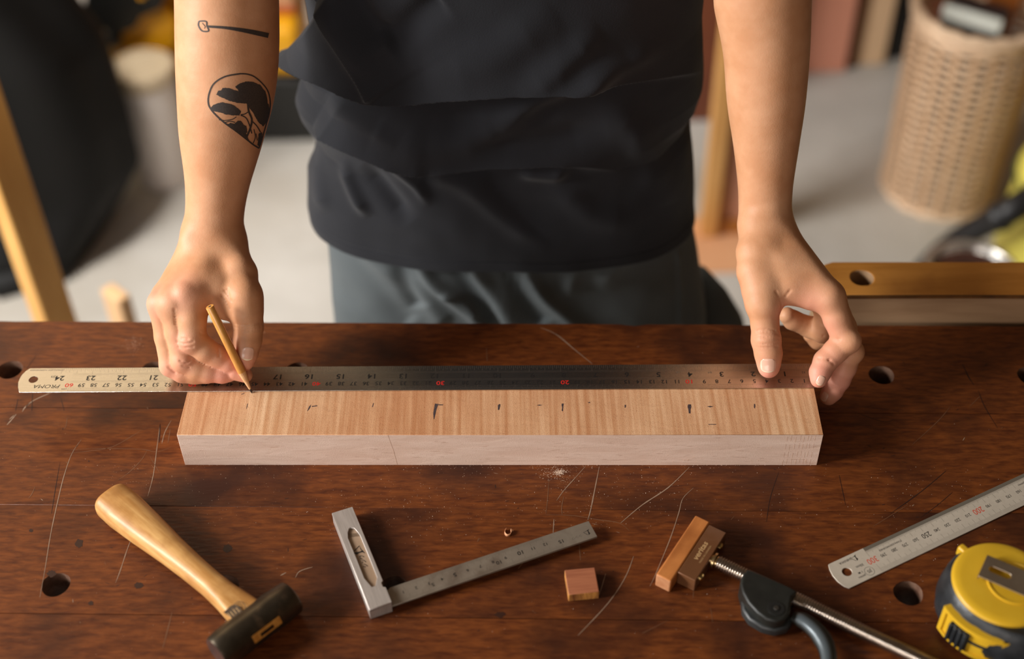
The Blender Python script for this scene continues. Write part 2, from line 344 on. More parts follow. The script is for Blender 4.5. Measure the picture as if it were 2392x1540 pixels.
gv.box((.1695, -.00009, .0), (.16965, .0001, .020), lambda x, y, z: K(x-.10*z, y, z)); gv.box((.1695, -.00009, .02), (.16965, .0001, .0362), lambda x, y, z: K(x-.16*z+.001, y, z))
tag(gv.build('saw_line', base_mat('saw_line', srgb(196, 160, 134), .8), blk, weld=False), kind='stuff')
m_gr = noisy('graphite', srgb(52, 42, 46), srgb(92, 74, 72), 900, rough=.5)
def pm(quads):
    mb = MB()
    for q in quads: mb.add([P(u, v, BT+.00006) for u, v in q], [tuple(range(len(q)))])
    return mb.build('pencil_mark', m_gr, blk, weld=False)
pm([[(575,956),(577,945),(579,942),(578,950),(576,955)]])
pm([[(717,961),(722,950),(727,945),(725,952),(721,958)], [(728,949),(741,947),(741,949),(729,951)]])
pm([[(869,951),(871,943),(873,941),(872,947),(871,951)]])
pm([[(1013,980),(1012,965),(1015,948),(1016,943),(1024,944),(1020,955),(1017,968),(1014,980)], [(1024,945),(1035,945),(1035,947),(1024,947)]])
pm([[(1163,958),(1163,947),(1166,944),(1169,945),(1168,951),(1166,958)]])
pm([[(1253,947),(1260,945.5),(1268,946.5),(1260,948)]])
pm([[(1312,948),(1312,943),(1317,943),(1316,948),(1315,961),(1312,960),(1313,952)]])
pm([[(1373,941),(1377,939),(1379,941),(1376,942)]])
pm([[(1459,953),(1459,946),(1462,946),(1462,952)]])
pm([[(1606,951),(1607,945),(1614,945),(1615,951),(1613,957),(1613,966),(1609,966),(1608,957)]])
pm([[(1651,950),(1658,948.5),(1667,950),(1659,952)]])
pm([[(1655,991),(1673,991),(1673,992.5),(1655,992.5)]])
pm([[(1761,944),(1764,944),(1764.5,950),(1763,955),(1761,952)]])
pm([[(563,921),(571,918),(571,919.5),(564,922)]])
# ------------------------------------------------------------------ steel rulers
def inv(fr0, ang):
    c, s = math.cos(ang), math.sin(ang)
    return lambda p: ((p[0]-fr0[0])*c+(p[1]-fr0[1])*s, -(p[0]-fr0[0])*s+(p[1]-fr0[1])*c)
m_steel = noisy('polished_stainless', srgb(194, 186, 176), srgb(200, 192, 182), 60, (1, 12, 1), -.019, rough=.22, rough2=.27, metal=1, bump=.00002, bscale=900)
m_satin = noisy('satin_chrome_ruler', srgb(200, 188, 170), srgb(206, 194, 176), 200, rough=.42, metal=.15, spec=.5)
m_black = base_mat('etched_black', srgb(26, 22, 20), .5); m_red = base_mat('etched_red', srgb(200, 34, 26), .5); m_grey = base_mat('etched_grey', srgb(92, 82, 72), .5)
m_redo = base_mat('print_red_orange', srgb(206, 78, 54), .5)
r6o, r6a, r6w = (.241456, .743496), -.019, .02703
R6 = frame(r6o, r6a); I6 = inv(r6o, r6a); z6 = BT+.0002; t6 = .0009
end = [I6(P(u, v, z6+t6)) for u, v in ((45, 916.6), (41.8, 905), (42.3, 893), (46, 884.4), (51, 876), (60, 867), (69.9, 860.7))]
end[0] = (end[0][0], 0); end[-1] = (end[-1][0], r6w)
hc = I6(P(78, 887, z6+t6))
rul = thing('steel_ruler', R6(-.3, .013, z6), 'long polished steel ruler lying along the far edge of the wood block under both hands', 'ruler')
T6 = lambda x, y, z: R6(x, y, z+z6)
MB().plate([(0, 0), (0, r6w)]+[end[i] for i in range(len(end)-1, -1, -1)], [circ(hc[0], hc[1], .0036, 32)], 0, t6, T6).build('blade', m_steel, rul, bev=.00015, seg=1)
d6 = R6(1, 0)-R6(0, 0); n6 = R6(0, 1)-R6(0, 0)
mk = MB(); zt = t6+.00003
def tick(mb, fr, x, y0, y1, w, zz, mi=0): mb.add([fr(x-w/2, y0, zz), fr(x+w/2, y0, zz), fr(x+w/2, y1, zz), fr(x-w/2, y1, zz)], [(0, 1, 2, 3)], mi)
for k in range(0, 601):
    tick(mk, T6, -k/1000, .0002, .0030 if k % 5 else (.0036 if k % 10 else .0052), .00013, zt, 2)
for k in range(0, 24*16+1):
    l = .0032 if k % 2 else (.0042 if k % 4 else (.0052 if k % 8 else (.0058 if k % 16 else .0070)))
    tick(mk, T6, -k*.0254/16, r6w-l, r6w-.0002, .00013, zt, 2)
for k in range(0, 128):
    if k % 2: tick(mk, T6, -k*.0254/32, r6w-.0022, r6w-.0002, .0001, zt, 2)
for y in (.0042, .0110, .0123, .0192, .0204): tick(mk, lambda x, yy, z: T6(yy, x, z), y, -.600, -.002, .00008, zt, 2)
for k in range(1, 61):
    x = -k/100-(.0018 if k < 10 else 0)*-1
    put_text(mk, str(k), T6(x, .0078, zt), -d6, -n6, .0040 if k % 10 else .0043, 1 if k % 10 == 0 else 0, wide=1.0 if k % 10 else 1.15, bold=.012)
for k in range(1, 25):
    x = -k*.0254+(.0026 if k < 10 else 0)
    put_text(mk, str(k), T6(x, .0158, zt), -d6, -n6, .0052, 0, wide=1.1, bold=.02)
for tx, u, v, h, mi, sh in (('PROMA', 110, 902.5, .0040, 0, .25), ('in', 125, 880.5, .0032, 0, .3), ('cm', 150, 909.3, .0022, 0, .3), ('STAINLESS HARDENED', 110, 864.5, .0017, 2, .2), ('32', 1877, 870, .0020, 2, 0), ('64', 1658, 870.5, .0020, 2, 0), ('16', 1584, 870, .0020, 2, 0)):
    l = I6(P(u, v, z6+zt)); put_text(mk, tx, T6(l[0], l[1], zt), -d6, -n6, h, mi, wide=1.15, shear=sh, bold=0)
mk.build('engraved_scale', [m_black, m_red, m_grey], rul, weld=False)
# 30 cm ruler
r3o, r3a, r3w = (.26961, .590966), .457, .0243
R3 = frame(r3o, r3a); I3 = inv(r3o, r3a); T3 = lambda x, y, z: R3(x, y, z)
end = [I3(P(u, v, .001)) for u, v in ((1984, 1374), (1972, 1370), (1957, 1359), (1945, 1345), (1937.5, 1330), (1935, 1319), (1937, 1316))]
end[0] = (end[0][0], 0); end[-1] = (end[-1][0], r3w)
hc = I3(P(1978.6, 1336.2, .001))
ru3 = thing('metric_ruler', R3(.15, .012, 0), 'short matte silver ruler lying diagonally above the yellow tape measure', 'ruler')
MB().plate([(.3, 0), (.3, r3w)]+[end[i] for i in range(len(end)-1, -1, -1)], [circ(hc[0], hc[1], .0037, 32)], 0.00005, .001, T3).build('blade', m_satin, ru3, bev=.00015, seg=1)
MB().add([T3(.0, r3w-.0030, .00103), T3(.2998, r3w-.0030, .00103), T3(.2998, r3w-.0001, .00103), T3(.0, r3w-.0001, .00103)], [(0, 1, 2, 3)]).build('polished_edge', base_mat('polished_edge', srgb(150, 142, 128), .3, .6), ru3)
d3 = R3(1, 0)-R3(0, 0); n3 = R3(0, 1)-R3(0, 0); mk = MB(); zt = .00104
for k in range(0, 301):
    x = k/1000; tick(mk, T3, x, .0003, .0040 if k % 5 else (.0062 if k % 10 else .0081), .00012, zt, 2)
    tick(mk, T3, x, r3w-(.0048 if k % 5 else (.0062 if k % 10 else .0085)), r3w-.0026, .00012, zt, 2)
for k in range(0, 300): tick(mk, T3, k/1000+.0005, r3w-.0040, r3w-.0028, .00008, zt, 2)
l0 = I3(P(2063.5, 1296.7, .001)); l1 = I3(P(2037.9, 1308.7, .001))
for k in range(1, 31):
    x = (30-k)/100; big = k in (10, 20, 30); mid = k in (5, 15, 25)
    put_text(mk, str(k*10), T3(x-.01+l0[0] if not (big or mid) else x+l1[0], l0[1] if not big else l1[1], zt), -d3, -n3, .0052 if big else (.0044 if mid else .0027), 1 if big else 0, wide=.85, bold=.004)
def ptext(mb, I, T, tx, u, v, zr, dz, d, n, h, mi, **k):
    l = I(P(u, v, zr)); put_text(mb, tx, T(l[0], l[1], dz), -d, -n, h, mi, **k)
for tx, u, v, h in (('SHINWA', 1975, 1311, .0021), ('30cm', 2008.5, 1322, .0022), ('JIS', 2031, 1334.5, .0026), ('1 M', 2010, 1337.5, .0019), ('JAPAN', 2014, 1346.5, .0016), ('STAINLESS', 2093, 1268.5, .0015), ('HARDENED', 2067, 1281, .0015), ('JAPAN', 2385, 1131, .0015)):
    ptext(mk, I3, T3, tx, u, v, .001, zt, d3, n3, h, 0, bold=.005)
l = I3(P(2031, 1334.5, .001)); ribbon(mk, [T3(l[0]+.0037*math.cos(w*PI/16), l[1]+.0037*math.sin(w*PI/16), zt) for w in range(33)], .00022)
def logo(mb, at, d, n, s):   # black swoosh with a thin open triangle beside it
    pts = [(-.2, .55), (.75, .85), (.35, .5), (.3, 0), (.45, -.5), (-.1, -.9), (.02, -.3), (.1, .2), (0, .5)]
    O = Vector(at); mb.add([O+d*(p[0]*s)+n*(p[1]*s) for p in pts], [tuple(range(len(pts)))])
    ribbon(mb, [O+d*(-.15*s)+n*(.45*s), O+d*(-1.05*s)+n*(.42*s), O+d*(-.3*s)+n*(-.75*s)], .12*s)
l = I3(P(1998, 1304, .001)); logo(mk, T3(l[0], l[1], zt), d3, n3, .0031)
mk.build('printed_scale', [m_black, m_redo, m_grey], ru3, weld=False)
# ------------------------------------------------------------------ try square
sqo, sqa = (-.104197, .560265), .368; SQ = frame(sqo, sqa); IQ = inv(sqo, sqa)
m_sqs = noisy('brushed_square_stock', srgb(172, 162, 154), srgb(192, 182, 174), 40, (20, 1, 1), sqa, rough=.36, metal=.4, bump=.00004, bscale=200)
m_sqb = noisy('square_blade_steel', srgb(132, 120, 106), srgb(148, 136, 120), 30, rough=.36, metal=.4, bump=.00003, bscale=300, c3=srgb(118, 104, 90), c3scale=60, c3amt=(.5, .7))
sq = thing('try_square', SQ(.05, .03, 0), 'small steel try square with thick stock and graduated blade, left of the wood offcut', 'square')
ct = [IQ(P(u, v, .0116)) for u, v in ((860, 1419), (910.9, 1403.3), (828.7, 1182.4), (774.5, 1198.2))]
sx0 = (ct[0][0]+ct[3][0])/2; sx1 = sx0+.0165; sy1 = (ct[2][1]+ct[3][1])/2
be = (IQ(P(1396.7, 1256.7, .0066))[0]+IQ(P(1374, 1215.4, .0066))[0])/2
slot = [IQ(P(750+x/3.5176, 1160+y/3.5176, .0116)) for x, y in ((245, 255), (275, 262), (318, 315), (390, 490), (460, 665), (446, 735), (415, 742), (352, 668), (290, 510), (222, 345), (219, 300), (230, 265))]
outl = [(sx0, 0.0), (sx1+.0004, 0), (sx1+.0004, .0145), (sx1-.0012, .0155), (sx1-.0012, .0190), (sx1+.0004, .0205), (sx1, sy1), (sx0, sy1)]
mb = MB().plate(outl, [slot[::-1]], .0098, .0116, SQ); mb.plate(outl, [], 0, .0098, SQ)
mb.build('stock', m_sqs, sq, bev=.0003, seg=1)
MB().plate(slot[::-1], [], .0098, .00984, SQ).build('recess_floor', noisy('recess_enamel', srgb(150, 124, 100), srgb(164, 138, 114), 30, rough=.45), sq)
hw = IQ(P(845, 1290, .0098))
gr = MB()
for k in range(9):
    a_ = IQ(P(750+(232+k*10)/3.5176, 1160+(318-k*1)/3.5176, .0098)); gr.box((a_[0]-.0001, a_[1]-.0022, .00985), (a_[0]+.0001, a_[1]+.0012, .0100), SQ)
gr.build('knurling', base_mat('knurl_dark', srgb(60, 46, 30), .5, .5), sq)
# blade (enters the end of the stock half way up its thickness)
BQ = lambda x, y, z: SQ(x, y, z)
MB().plate([(sx1-.006, .0003), (be, .0003), (be, .0161), (sx1+.004, .0161), (sx1+.0022, .0148), (sx1-.006, .0148)], [], .0050, .0067, BQ).build('blade', m_sqb, sq, bev=.0001, seg=1)
dq = SQ(1, 0)-SQ(0, 0); nq = SQ(0, 1)-SQ(0, 0); mk = MB(); zq = .00674
for k in range(18, 151): tick(mk, SQ, k/1000, .0004, .0030 if k % 5 else (.0042 if k % 10 else .0058), .00012, zq, 1)
inn = .0178
for k in range(1, 121): tick(mk, SQ, inn+k/1000, .0161-(.0026 if k % 5 else (.0038 if k % 10 else .0055)), .0158, .00012, zq, 1)
for k in range(1, 13):
    b_ = k in (5, 10); put_text(mk, str(k), SQ(inn+k/100+(-.0015 if k < 10 else .0006), .0086, zq), -dq, -nq, .0034 if b_ else .0025, 0, wide=1.15, bold=.02 if b_ else .01)
for k in (5, 10, 15): put_text(mk, str(k), SQ(k/100+(-.0015 if k < 10 else .0004), .0066, zq), -dq, -nq, .0030, 0, wide=1.15, bold=.015)
l = IQ(P(1373, 1244, .0067)); logo(mk, SQ(l[0], l[1], zq), dq, nq, .0030); put_text(mk, '\u30b7\u30f3\u30ef', SQ(l[0]-.0095, l[1]-.0008, zq), -dq, -nq, .0020, 1)
l = IQ(P(838, 1289, .0098)); 
logo(mk, SQ(l[0], l[1], .0100), -nq, dq, .0046); put_text(mk, '\u30b7\u30f3\u30ef', SQ(l[0]+.0008, l[1]-.0098, .0100), nq, -dq, .0030, 0, bold=.01)
tag(mk.build('stamped_scale', [m_black, m_grey], sq, weld=False), kind='stuff')
# ------------------------------------------------------------------ wooden offcut
zc = .0085; q = [P(u, v, zc) for u, v in ((1320, 1332), (1393, 1325), (1400, 1385), (1328, 1390))]
ca = math.atan2(q[1].y-q[0].y, q[1].x-q[0].x); CQ = frame(q[3], ca); side = (q[2]-q[3]).length; sd2 = (q[0]-q[3]).length
m_off = noisy('reddish_offcut', srgb(152, 88, 58), srgb(170, 104, 70), 30, (1, 14, 14), ca, rough=.6, bump=.0003, bscale=60)
m_offe = noisy('offcut_end_grain', srgb(120, 68, 26), srgb(196, 134, 62), 60, (3, 1, .6), ca, rough=.7, bump=.0003)
oc = thing('wood_offcut', CQ(side/2, sd2/2), 'small square reddish wooden offcut between the try square and the clamp', 'wood block')
mb = MB().box((0, 0, 0), (side, sd2, zc), CQ); mb.m = [0, 0, 1, 0, 0, 1]
mb.build('offcut', [m_off, m_offe], oc, bev=.0005)
# ------------------------------------------------------------------ hammer
A0 = P(252, 1158, .0155); H0 = P(596, 1452, .0145)
hd = (H0-A0); hd.z = 0; hl = hd.length; hd.normalize(); ha = math.atan2(hd.y, hd.x); HF = frame(A0, ha)
m_hick = noisy('hammer_handle_wood', srgb(184, 130, 68), srgb(214, 166, 102), 22, (1, 9, 9), ha, rough=.46, spec=.4, bump=.00006, coat=.06, c3=srgb(160, 108, 52), c3scale=34, c3amt=(.48, .72))
m_iron = noisy('forged_hammer_steel', srgb(62, 54, 44), srgb(92, 82, 68), 30, rough=.36, metal=.85, bump=.0001, bscale=80, c3=srgb(118, 98, 78), c3scale=70, c3amt=(.6, .75))
ham = thing('hammer', HF(hl/2, 0, 0), 'hammer with a pale wooden handle and a dark steel barrel head', 'hammer')
mb = MB(); pr = [(0, .010, .0075, 3), (.002, .0132, .0105, 3), (.006, .0150, .0118, 2.6), (.02, .0156, .0122, 2.4), (.045, .0140, .0112, 2.3), (.075, .0114, .0100, 2.2), (.100, .0100, .0096, 2.1), (.120, .0095, .0094, 2.3), (.135, .0100, .0090, 3), (.147, .0112, .0085, 4), (.158, .0120, .0082, 5), (.19, .0118, .0080, 5)]
n = 40; vs = []; fs = []
xs = [p[0] for p in pr]; hmid = (P(684, 1393, .014)+P(506, 1527, .014))/2; hmx = ((hmid-A0).dot(hd))/hl*.166; L_ = np.linspace(0, hmx, 90); L_[:8] = [0, .0006, .0014, .0026, .004, .006, .009, .012]
for i, x in enumerate(L_):
    w, h, e = (np.interp(x, xs, [p[j] for p in pr]) for j in (1, 2, 3))
    if x < .006: s_ = math.sqrt(max(0, 1-((.006-x)/.006)**2)); w = .0150*(.55+.45*s_); h = .0118*(.55+.45*s_)
    zc0 = np.interp(x, (0, .19), (.0132, .0142))
    for k in range(n):
        t = 2*PI*k/n; cx = math.copysign(abs(math.cos(t))**(2/e), math.cos(t)); sx_ = math.copysign(abs(math.sin(t))**(2/e), math.sin(t))
        vs.append(HF(x*hl/.166, w*cx, zc0+h*sx_))
for i in range(len(L_)-1):
    for k in range(n): fs.append((i*n+k, (i+1)*n+k, (i+1)*n+(k+1) % n, i*n+(k+1) % n))
fs.append(tuple(range(n))); mb.add(vs, fs); mb.build('handle', m_hick, ham, smooth=50)
hA, hB = P(684, 1393, .0140), P(506, 1527, .0140); ax = (hB-hA); ax.z = 0; hlen = ax.length; ax.normalize()
hc_ = (hA+hB)/2; hc_.z = .0140; rr = .0138
mb = MB(); prof = [(.0, 0), (rr*.80, 0), (rr*.9, .001), (rr*.93, .002), (rr*.97, .010), (rr, .018), (rr*.97, .026), (rr*.97, hlen-.026), (rr, hlen-.018), (rr*.98, hlen-.008), (rr*.93, hlen-.002), (rr*.86, hlen), (0, hlen)]
O = hA.copy(); O.z = .0140; mb.lathe(prof, O, 40, ax); mb.build('head', m_iron, ham, smooth=35)
mb = MB(); mb.lathe([(0, hlen+.0002), (rr*.84, hlen+.0002), (rr*.84, hlen)], O, 40, ax); mb.build('striking_face', base_mat('bright_face', srgb(170, 166, 168), .25, 1), ham, smooth=30)
# wood end and wedge showing on the side of the head
pr_ = ax; hq = Vector((hd.x, hd.y, 0)); 
def onhead(s, t, e=.0003): return O+pr_*s+hq*(math.cos(t)*(rr*.985+e))+Vector((0, 0, 1))*(math.sin(t)*(rr*.985+e))
def hpatch(s0, s1, t0, t1, e, skew=.0):
    mb = MB(); n1 = 8
    for i in range(n1+1):
        t = t0+(t1-t0)*i/n1; mb.v += [tuple(onhead(s0+skew*i/n1, t, e)), tuple(onhead(s1+skew*i/n1, t, e))]
    for i in range(n1): mb.f.append((2*i, 2*i+1, 2*i+3, 2*i+2)); mb.m.append(0)
    return mb
hpatch(hlen*.5-.0128, hlen*.5+.0112, .12, .62, .0003).build('handle_end', noisy('handle_end_grain', srgb(176, 112, 40), srgb(206, 146, 66), 200, rough=.5), ham, weld=False)
hpatch(hlen*.5-.0060, hlen*.5+.0050, .25, .45, .0005).build('wedge', base_mat('steel_wedge', srgb(60, 44, 30), .5, .6), ham, weld=False)
# ink stamp near the head: dark oval block with a lined centre
sm = MB()
def SP(x, y): return P(180+x/3.5, 1100+y/3.5, .0232)
sm.add([SP(*p) for p in ((1198,1158),(1255,1105),(1290,1092),(1330,1110),(1348,1145),(1340,1162),(1270,1210))], [tuple(range(7))])
ribbon(sm, [SP(*p) for p in ((1285,1090),(1320,1068),(1358,1078),(1378,1105),(1380,1130),(1352,1148))], .0005)
ribbon(sm, [SP(*p) for p in ((1300,1088),(1335,1088),(1355,1118),(1372,1122))], .0004); sm.build('ink_stamp', noisy('stamp_ink', srgb(40, 34, 34), srgb(120, 94, 66), 500, rough=.6), ham, weld=False)
sm = MB()
for k in range(4): ribbon(sm, [SP(1228+k*24, 1165-k*14), SP(1256+k*24, 1196-k*14)], .0006)
o = sm.build('stamp_characters', base_mat('stamp_gap', srgb(196, 160, 112), .6), ham, weld=False); o.location.z += .0001
# ------------------------------------------------------------------ clamp
cz = .0140
wc = [P(u, v, cz) for u, v in ((1625, 1201), (1660, 1218), (1570, 1348), (1532, 1340))]
je = (P(1625, 1203, cz)-P(1532, 1342, cz)); ja = math.atan2(je.y, je.x); JF = frame(P(1532, 1342, cz), ja)   # x along the pad, -y towards the rod
jl = je.length; IJ = inv(P(1532, 1342, cz), ja)
clm = thing('bench_clamp', JF(jl/2, -.03, 0), 'clamp with a wooden pad, brown steel jaw, threaded rod and black trigger housing', 'clamp')
m_pad = noisy('orange_clamp_pad', srgb(176, 104, 48), srgb(198, 124, 62), 14, (1, 5, 5), ja, rough=.55, bump=.0001, c3=srgb(150, 84, 34), c3scale=30, c3amt=(.5, .8))
pw = abs(IJ(P(1660, 1218, cz))[1])
mb = MB().box((0, -pw, 0), (jl, 0, cz), JF); mb.m = [0, 0, 0, 0, 0, 1]
mb.build('wooden_pad', [m_pad, noisy('pad_end_grain', srgb(196, 140, 98), srgb(176, 116, 76), 120, rough=.7)], clm, bev=.0012, seg=3)
b0 = IJ(P(1698, 1245, cz-.0005)); b1 = IJ(P(1624, 1357, cz-.0005)); b2 = IJ(P(1581, 1334, cz-.0005))
m_brn = noisy('brown_enamelled_steel', srgb(112, 72, 44), srgb(126, 84, 54), 10, rough=.35, metal=.3, c3=srgb(126, 92, 72), c3scale=20)
bx0, bx1, by = b1[0], b0[0], (b0[1]+b1[1])/2
MB().box((bx0, by, .0003), (bx1, -pw-.0002, cz-.0005), JF).build('steel_jaw', m_brn, clm, bev=.0006)
lt = MB(); dj = JF(1, 0)-JF(0, 0); nj = JF(0, 1)-JF(0, 0)
c_ = IJ(P(1640, 1288, cz)); put_text(lt, 'veritas', JF(c_[0], c_[1]+.0012, cz-.0004), dj, nj, .0043, wide=1.15, bold=.02, shear=.15)
put_text(lt, 'MADE IN CANADA', JF(c_[0]-.001, c_[1]-.0032, cz-.0004), dj, nj, .0014, wide=1.1)
lt.build('lettering', base_mat('gold_lettering', srgb(188, 150, 104), .4), clm, weld=False)
m_brass = base_mat('brass', srgb(196, 168, 112), .25, 1)
for u, v in ((1687, 1277), (1640, 1347)):
    c_ = IJ(P(u, v, .009)); s0 = JF(c_[0], by, .0075); MB().lathe([(.0033, 0), (.0033, .0012), (.0026, .0020), (.0012, .0024), (0, .0024)], s0, 20, -nj).build('screw', m_brass, clm, smooth=40)
r0, r1 = P(1664, 1308, .0082), P(2150, 1541, .0082); rd = (r1-r0); rd.z = 0; rd.normalize(); ra = math.atan2(rd.y, rd.x); RF = frame(r0, ra); IR = inv(r0, ra)
m_rod = noisy('threaded_rod_steel', srgb(172, 160, 148), srgb(196, 184, 172), 50, rough=.24, metal=1)
mb = MB(); vs = []; fs = []; pitch = .0020; n = 28; x = .0045; L_ = .24; ns = int((L_-x)/pitch*6)
prof = [.0060, .0058, .0051, .0047, .0051, .0058]
for i in range(ns+1):
    for k in range(n):
        t = 2*PI*k/n; ph = (i % 6)/6; r_ = np.interp(((i/6+k/n) % 1)*6, range(7), prof+[prof[0]])
        vs.append(RF(x+i*pitch/6, r_*math.cos(t), .0082-.0+r_*math.sin(t)-.0082+.0082))
for i in range(ns):
    for k in range(n): fs.append((i*n+k, (i+1)*n+k, (i+1)*n+(k+1) % n, i*n+(k+1) % n))
mb.add(vs, fs)
mb.build('threaded_rod', m_rod, clm, smooth=50)
MB().lathe([(.0040, -.003), (.0040, .0008), (.0064, .0012), (.0064, .0028), (.0044, .0034), (.0044, .0052)], RF(0, 0, .0082), 24, rd).build('collar', base_mat('brassy_collar', srgb(206, 176, 130), .25, 1), clm, smooth=35)
m_bp = noisy('black_enamel', srgb(26, 27, 24), srgb(34, 35, 31), 100, rough=.42); m_gl = base_mat('grey_lever', srgb(92, 100, 104), .35, .3)
def RP(pts, z): return [tuple(IR(P(u, v, z))) for u, v in pts]
hz = .0185
top = RP([(1747, 1329), (1760, 1333), (1800, 1350), (1845, 1370), (1864, 1381), (1860, 1386), (1850, 1395), (1848, 1415), (1845, 1432), (1832, 1447), (1812, 1452), (1790, 1446), (1768, 1430), (1748, 1408), (1735, 1385), (1729, 1362), (1733, 1345)], hz)
ar = sum(top[i][0]*top[(i+1) % len(top)][1]-top[(i+1) % len(top)][0]*top[i][1] for i in range(len(top)))
if ar < 0: top = top[::-1]
MB().plate(top, [], .0005, hz, RF).build('housing', m_bp, clm, bev=.0022, seg=3)
low = RP([(1730, 1385), (1760, 1425), (1800, 1450), (1846, 1436), (1852, 1452), (1838, 1468), (1810, 1474), (1780, 1466), (1750, 1448), (1734, 1425)], .009)
if sum(low[i][0]*low[(i+1) % len(low)][1]-low[(i+1) % len(low)][0]*low[i][1] for i in range(len(low))) < 0: low = low[::-1]
MB().plate(low, [], .0008, .0095, RF).build('trigger_housing', noisy('trigger_black', srgb(34, 36, 36), srgb(48, 50, 50), 60, rough=.4), clm, bev=.0018, seg=2)
pv = P(1813, 1422, hz); MB().lathe([(.0062, -.0005), (.0060, .0004), (.0035, .0006), (.0024, .0004), (.0024, .0010), (0, .0011)], pv, 28).build('pivot', base_mat('pivot_dark', srgb(44, 44, 42), .35, .4), clm, smooth=40)
MB().lathe([(.0019, .0009), (.0017, .0013), (0, .0013)], pv, 20).build('rivet', base_mat('rivet_steel', srgb(110, 106, 100), .3, .9), clm, smooth=40)
lv = MB(); Lp = smoothline([P(1850, 1440, .010), P(1880, 1452, .010), (P(1910, 1478, .010)), P(1930, 1512, .010), P(1936, 1548, .010), P(1930, 1590, .010)], 6)
wd = [np.interp(i/(len(Lp)-1), (0, .15, .5, 1), (.0035, .0062, .0068, .005)) for i in range(len(Lp))]
lv.tube(Lp, wd, 20, el=[(.75, 1)]*len(Lp), upv=(0, 0, 1)); lv.build('lever', m_bp, clm, smooth=60)
lv = MB(); Lq = [p+Vector((-.0012, -.0005, .0017)) for p in Lp[3:]]; lv.tube(Lq, [w*.72 for w in wd[3:]], 20, el=[(.8, 1)]*len(Lq), upv=(0, 0, 1)); lv.build('lever_face', m_gl, clm, smooth=60)
# rear bar end of the clamp sits outside the picture: a small end disc keeps the rod finished
MB().lathe([(.0070, 0), (.0078, .001), (.0078, .006), (.0070, .007)], RF(.237, 0, .0082), 24, rd).build('end_cap', m_bp, clm, smooth=35)
# ------------------------------------------------------------------ tape measure
tc = P(2345, 1361, .041); tc.z = 0; m_rub = noisy('black_rubber', srgb(28, 30, 32), srgb(44, 47, 50), 60, rough=.42, bump=.0003, bscale=200); m_yel = noisy('yellow_plastic', srgb(212, 166, 36), srgb(220, 176, 46), 20, rough=.34, bump=.00003, bscale=900)
tp = thing('tape_measure', tc, 'yellow and black tape measure with a metal belt clip', 'tape measure')
mb = MB(); prof = [(0, 0), (.030, 0), (.037, .0015), (.0403, .006), (.0412, .014), (.0405, .024), (.0385, .0325), (.0360, .0372), (.0345, .0385), (.0335, .0380)]
n = 96; vs = []; fs = []
for r_, h_ in prof:
    for k in range(n):
        t = 2*PI*k/n; r2 = r_
        if r_ > .036: r2 = r_*(1-.012*(1 if math.sin(t*16) > .82 else 0))
        # the foot of the case squares out towards the lower right
        ex = max(0, math.cos(t+.9))**3*.35; vs.append((tc.x+r2*(1+ex)*math.cos(t), tc.y+r2*(1+ex)*math.sin(t), h_))
for i in range(len(prof)-1):
    for k in range(n): fs.append((i*n+k, i*n+(k+1) % n, (i+1)*n+(k+1) % n, (i+1)*n+k))
fs.append(tuple((len(prof)-1)*n+k for k in range(n)))
mb.add(vs, fs); mb.build('rubber_case', m_rub, tp, smooth=40)
mb = MB(); mb.lathe([(.0348, .0372), (.0352, .0386), (.0346, .0400), (.0325, .0410), (.0285, .0414), (.015, .0412), (0, .0412)], tc, 72); mb.build('yellow_side_plate', m_yel, tp, smooth=50)
tb = P(2250, 1287, .038)-tc; tb.z = 0; a_ = math.atan2(tb.y, tb.x); Tt = frame(tc, a_)
MB().box((.031, -.0045, .030), (.0405, .0015, .0395), Tt).build('corner_tab', m_yel, tp, bev=.0015)
bs = P(2368, 1362, .0413); MB().lathe([(.0185, -.0010), (.0182, .0007), (.0172, .0009), (.0168, .0002), (0, .0001)], (bs.x, bs.y, .0413), 56).build('hub_ring', m_yel, tp, smooth=40)
q = [P(u, v, .0470) for u, v in ((2309, 1297), (2287, 1346))]; cw = (q[0]-q[1]).length; dv = (q[0]-q[1]).normalized(); dx = Vector((dv.y, -dv.x, 0)); ca = math.atan2(dx.y, dx.x); CF = frame((q[1].x, q[1].y), ca)
slt = [( .0065+.0028*math.cos(t)-.0028*0, cw/2+.0026*math.sin(t)) for t in np.linspace(PI/2, 3*PI/2, 10)]+[(.0165+.0028*math.cos(t), cw/2+.0026*math.sin(t)) for t in np.linspace(-PI/2, PI/2, 10)]
m_clip = noisy('clip_steel', srgb(176, 158, 138), srgb(196, 180, 160), 30, rough=.28, metal=.9)
mb = MB().plate([(0, 0), (.052, 0), (.052, cw), (0, cw)], [slt[::-1]], .0462, .0470, CF); mb.box((-.0008, 0, .0432), (.0003, cw, .0470), CF); mb.box((.050, 0, .040), (.052, cw, .0470), CF)
mb.build('belt_clip', m_clip, tp, bev=.0003)
sc_ = P(2352, 1362, .0425); MB().lathe([(.0030, -.0015), (.0030, .0008), (.0022, .0013), (0, .0013)], sc_, 20).build('screw', base_mat('tape_screw', srgb(150, 136, 116), .3, 1), tp, smooth=40)
MB().lathe([(.0022, -.002), (.0022, .0008), (0, .0010)], P(2232, 1383, .030), 16).build('screw', m_brass, tp, smooth=40)
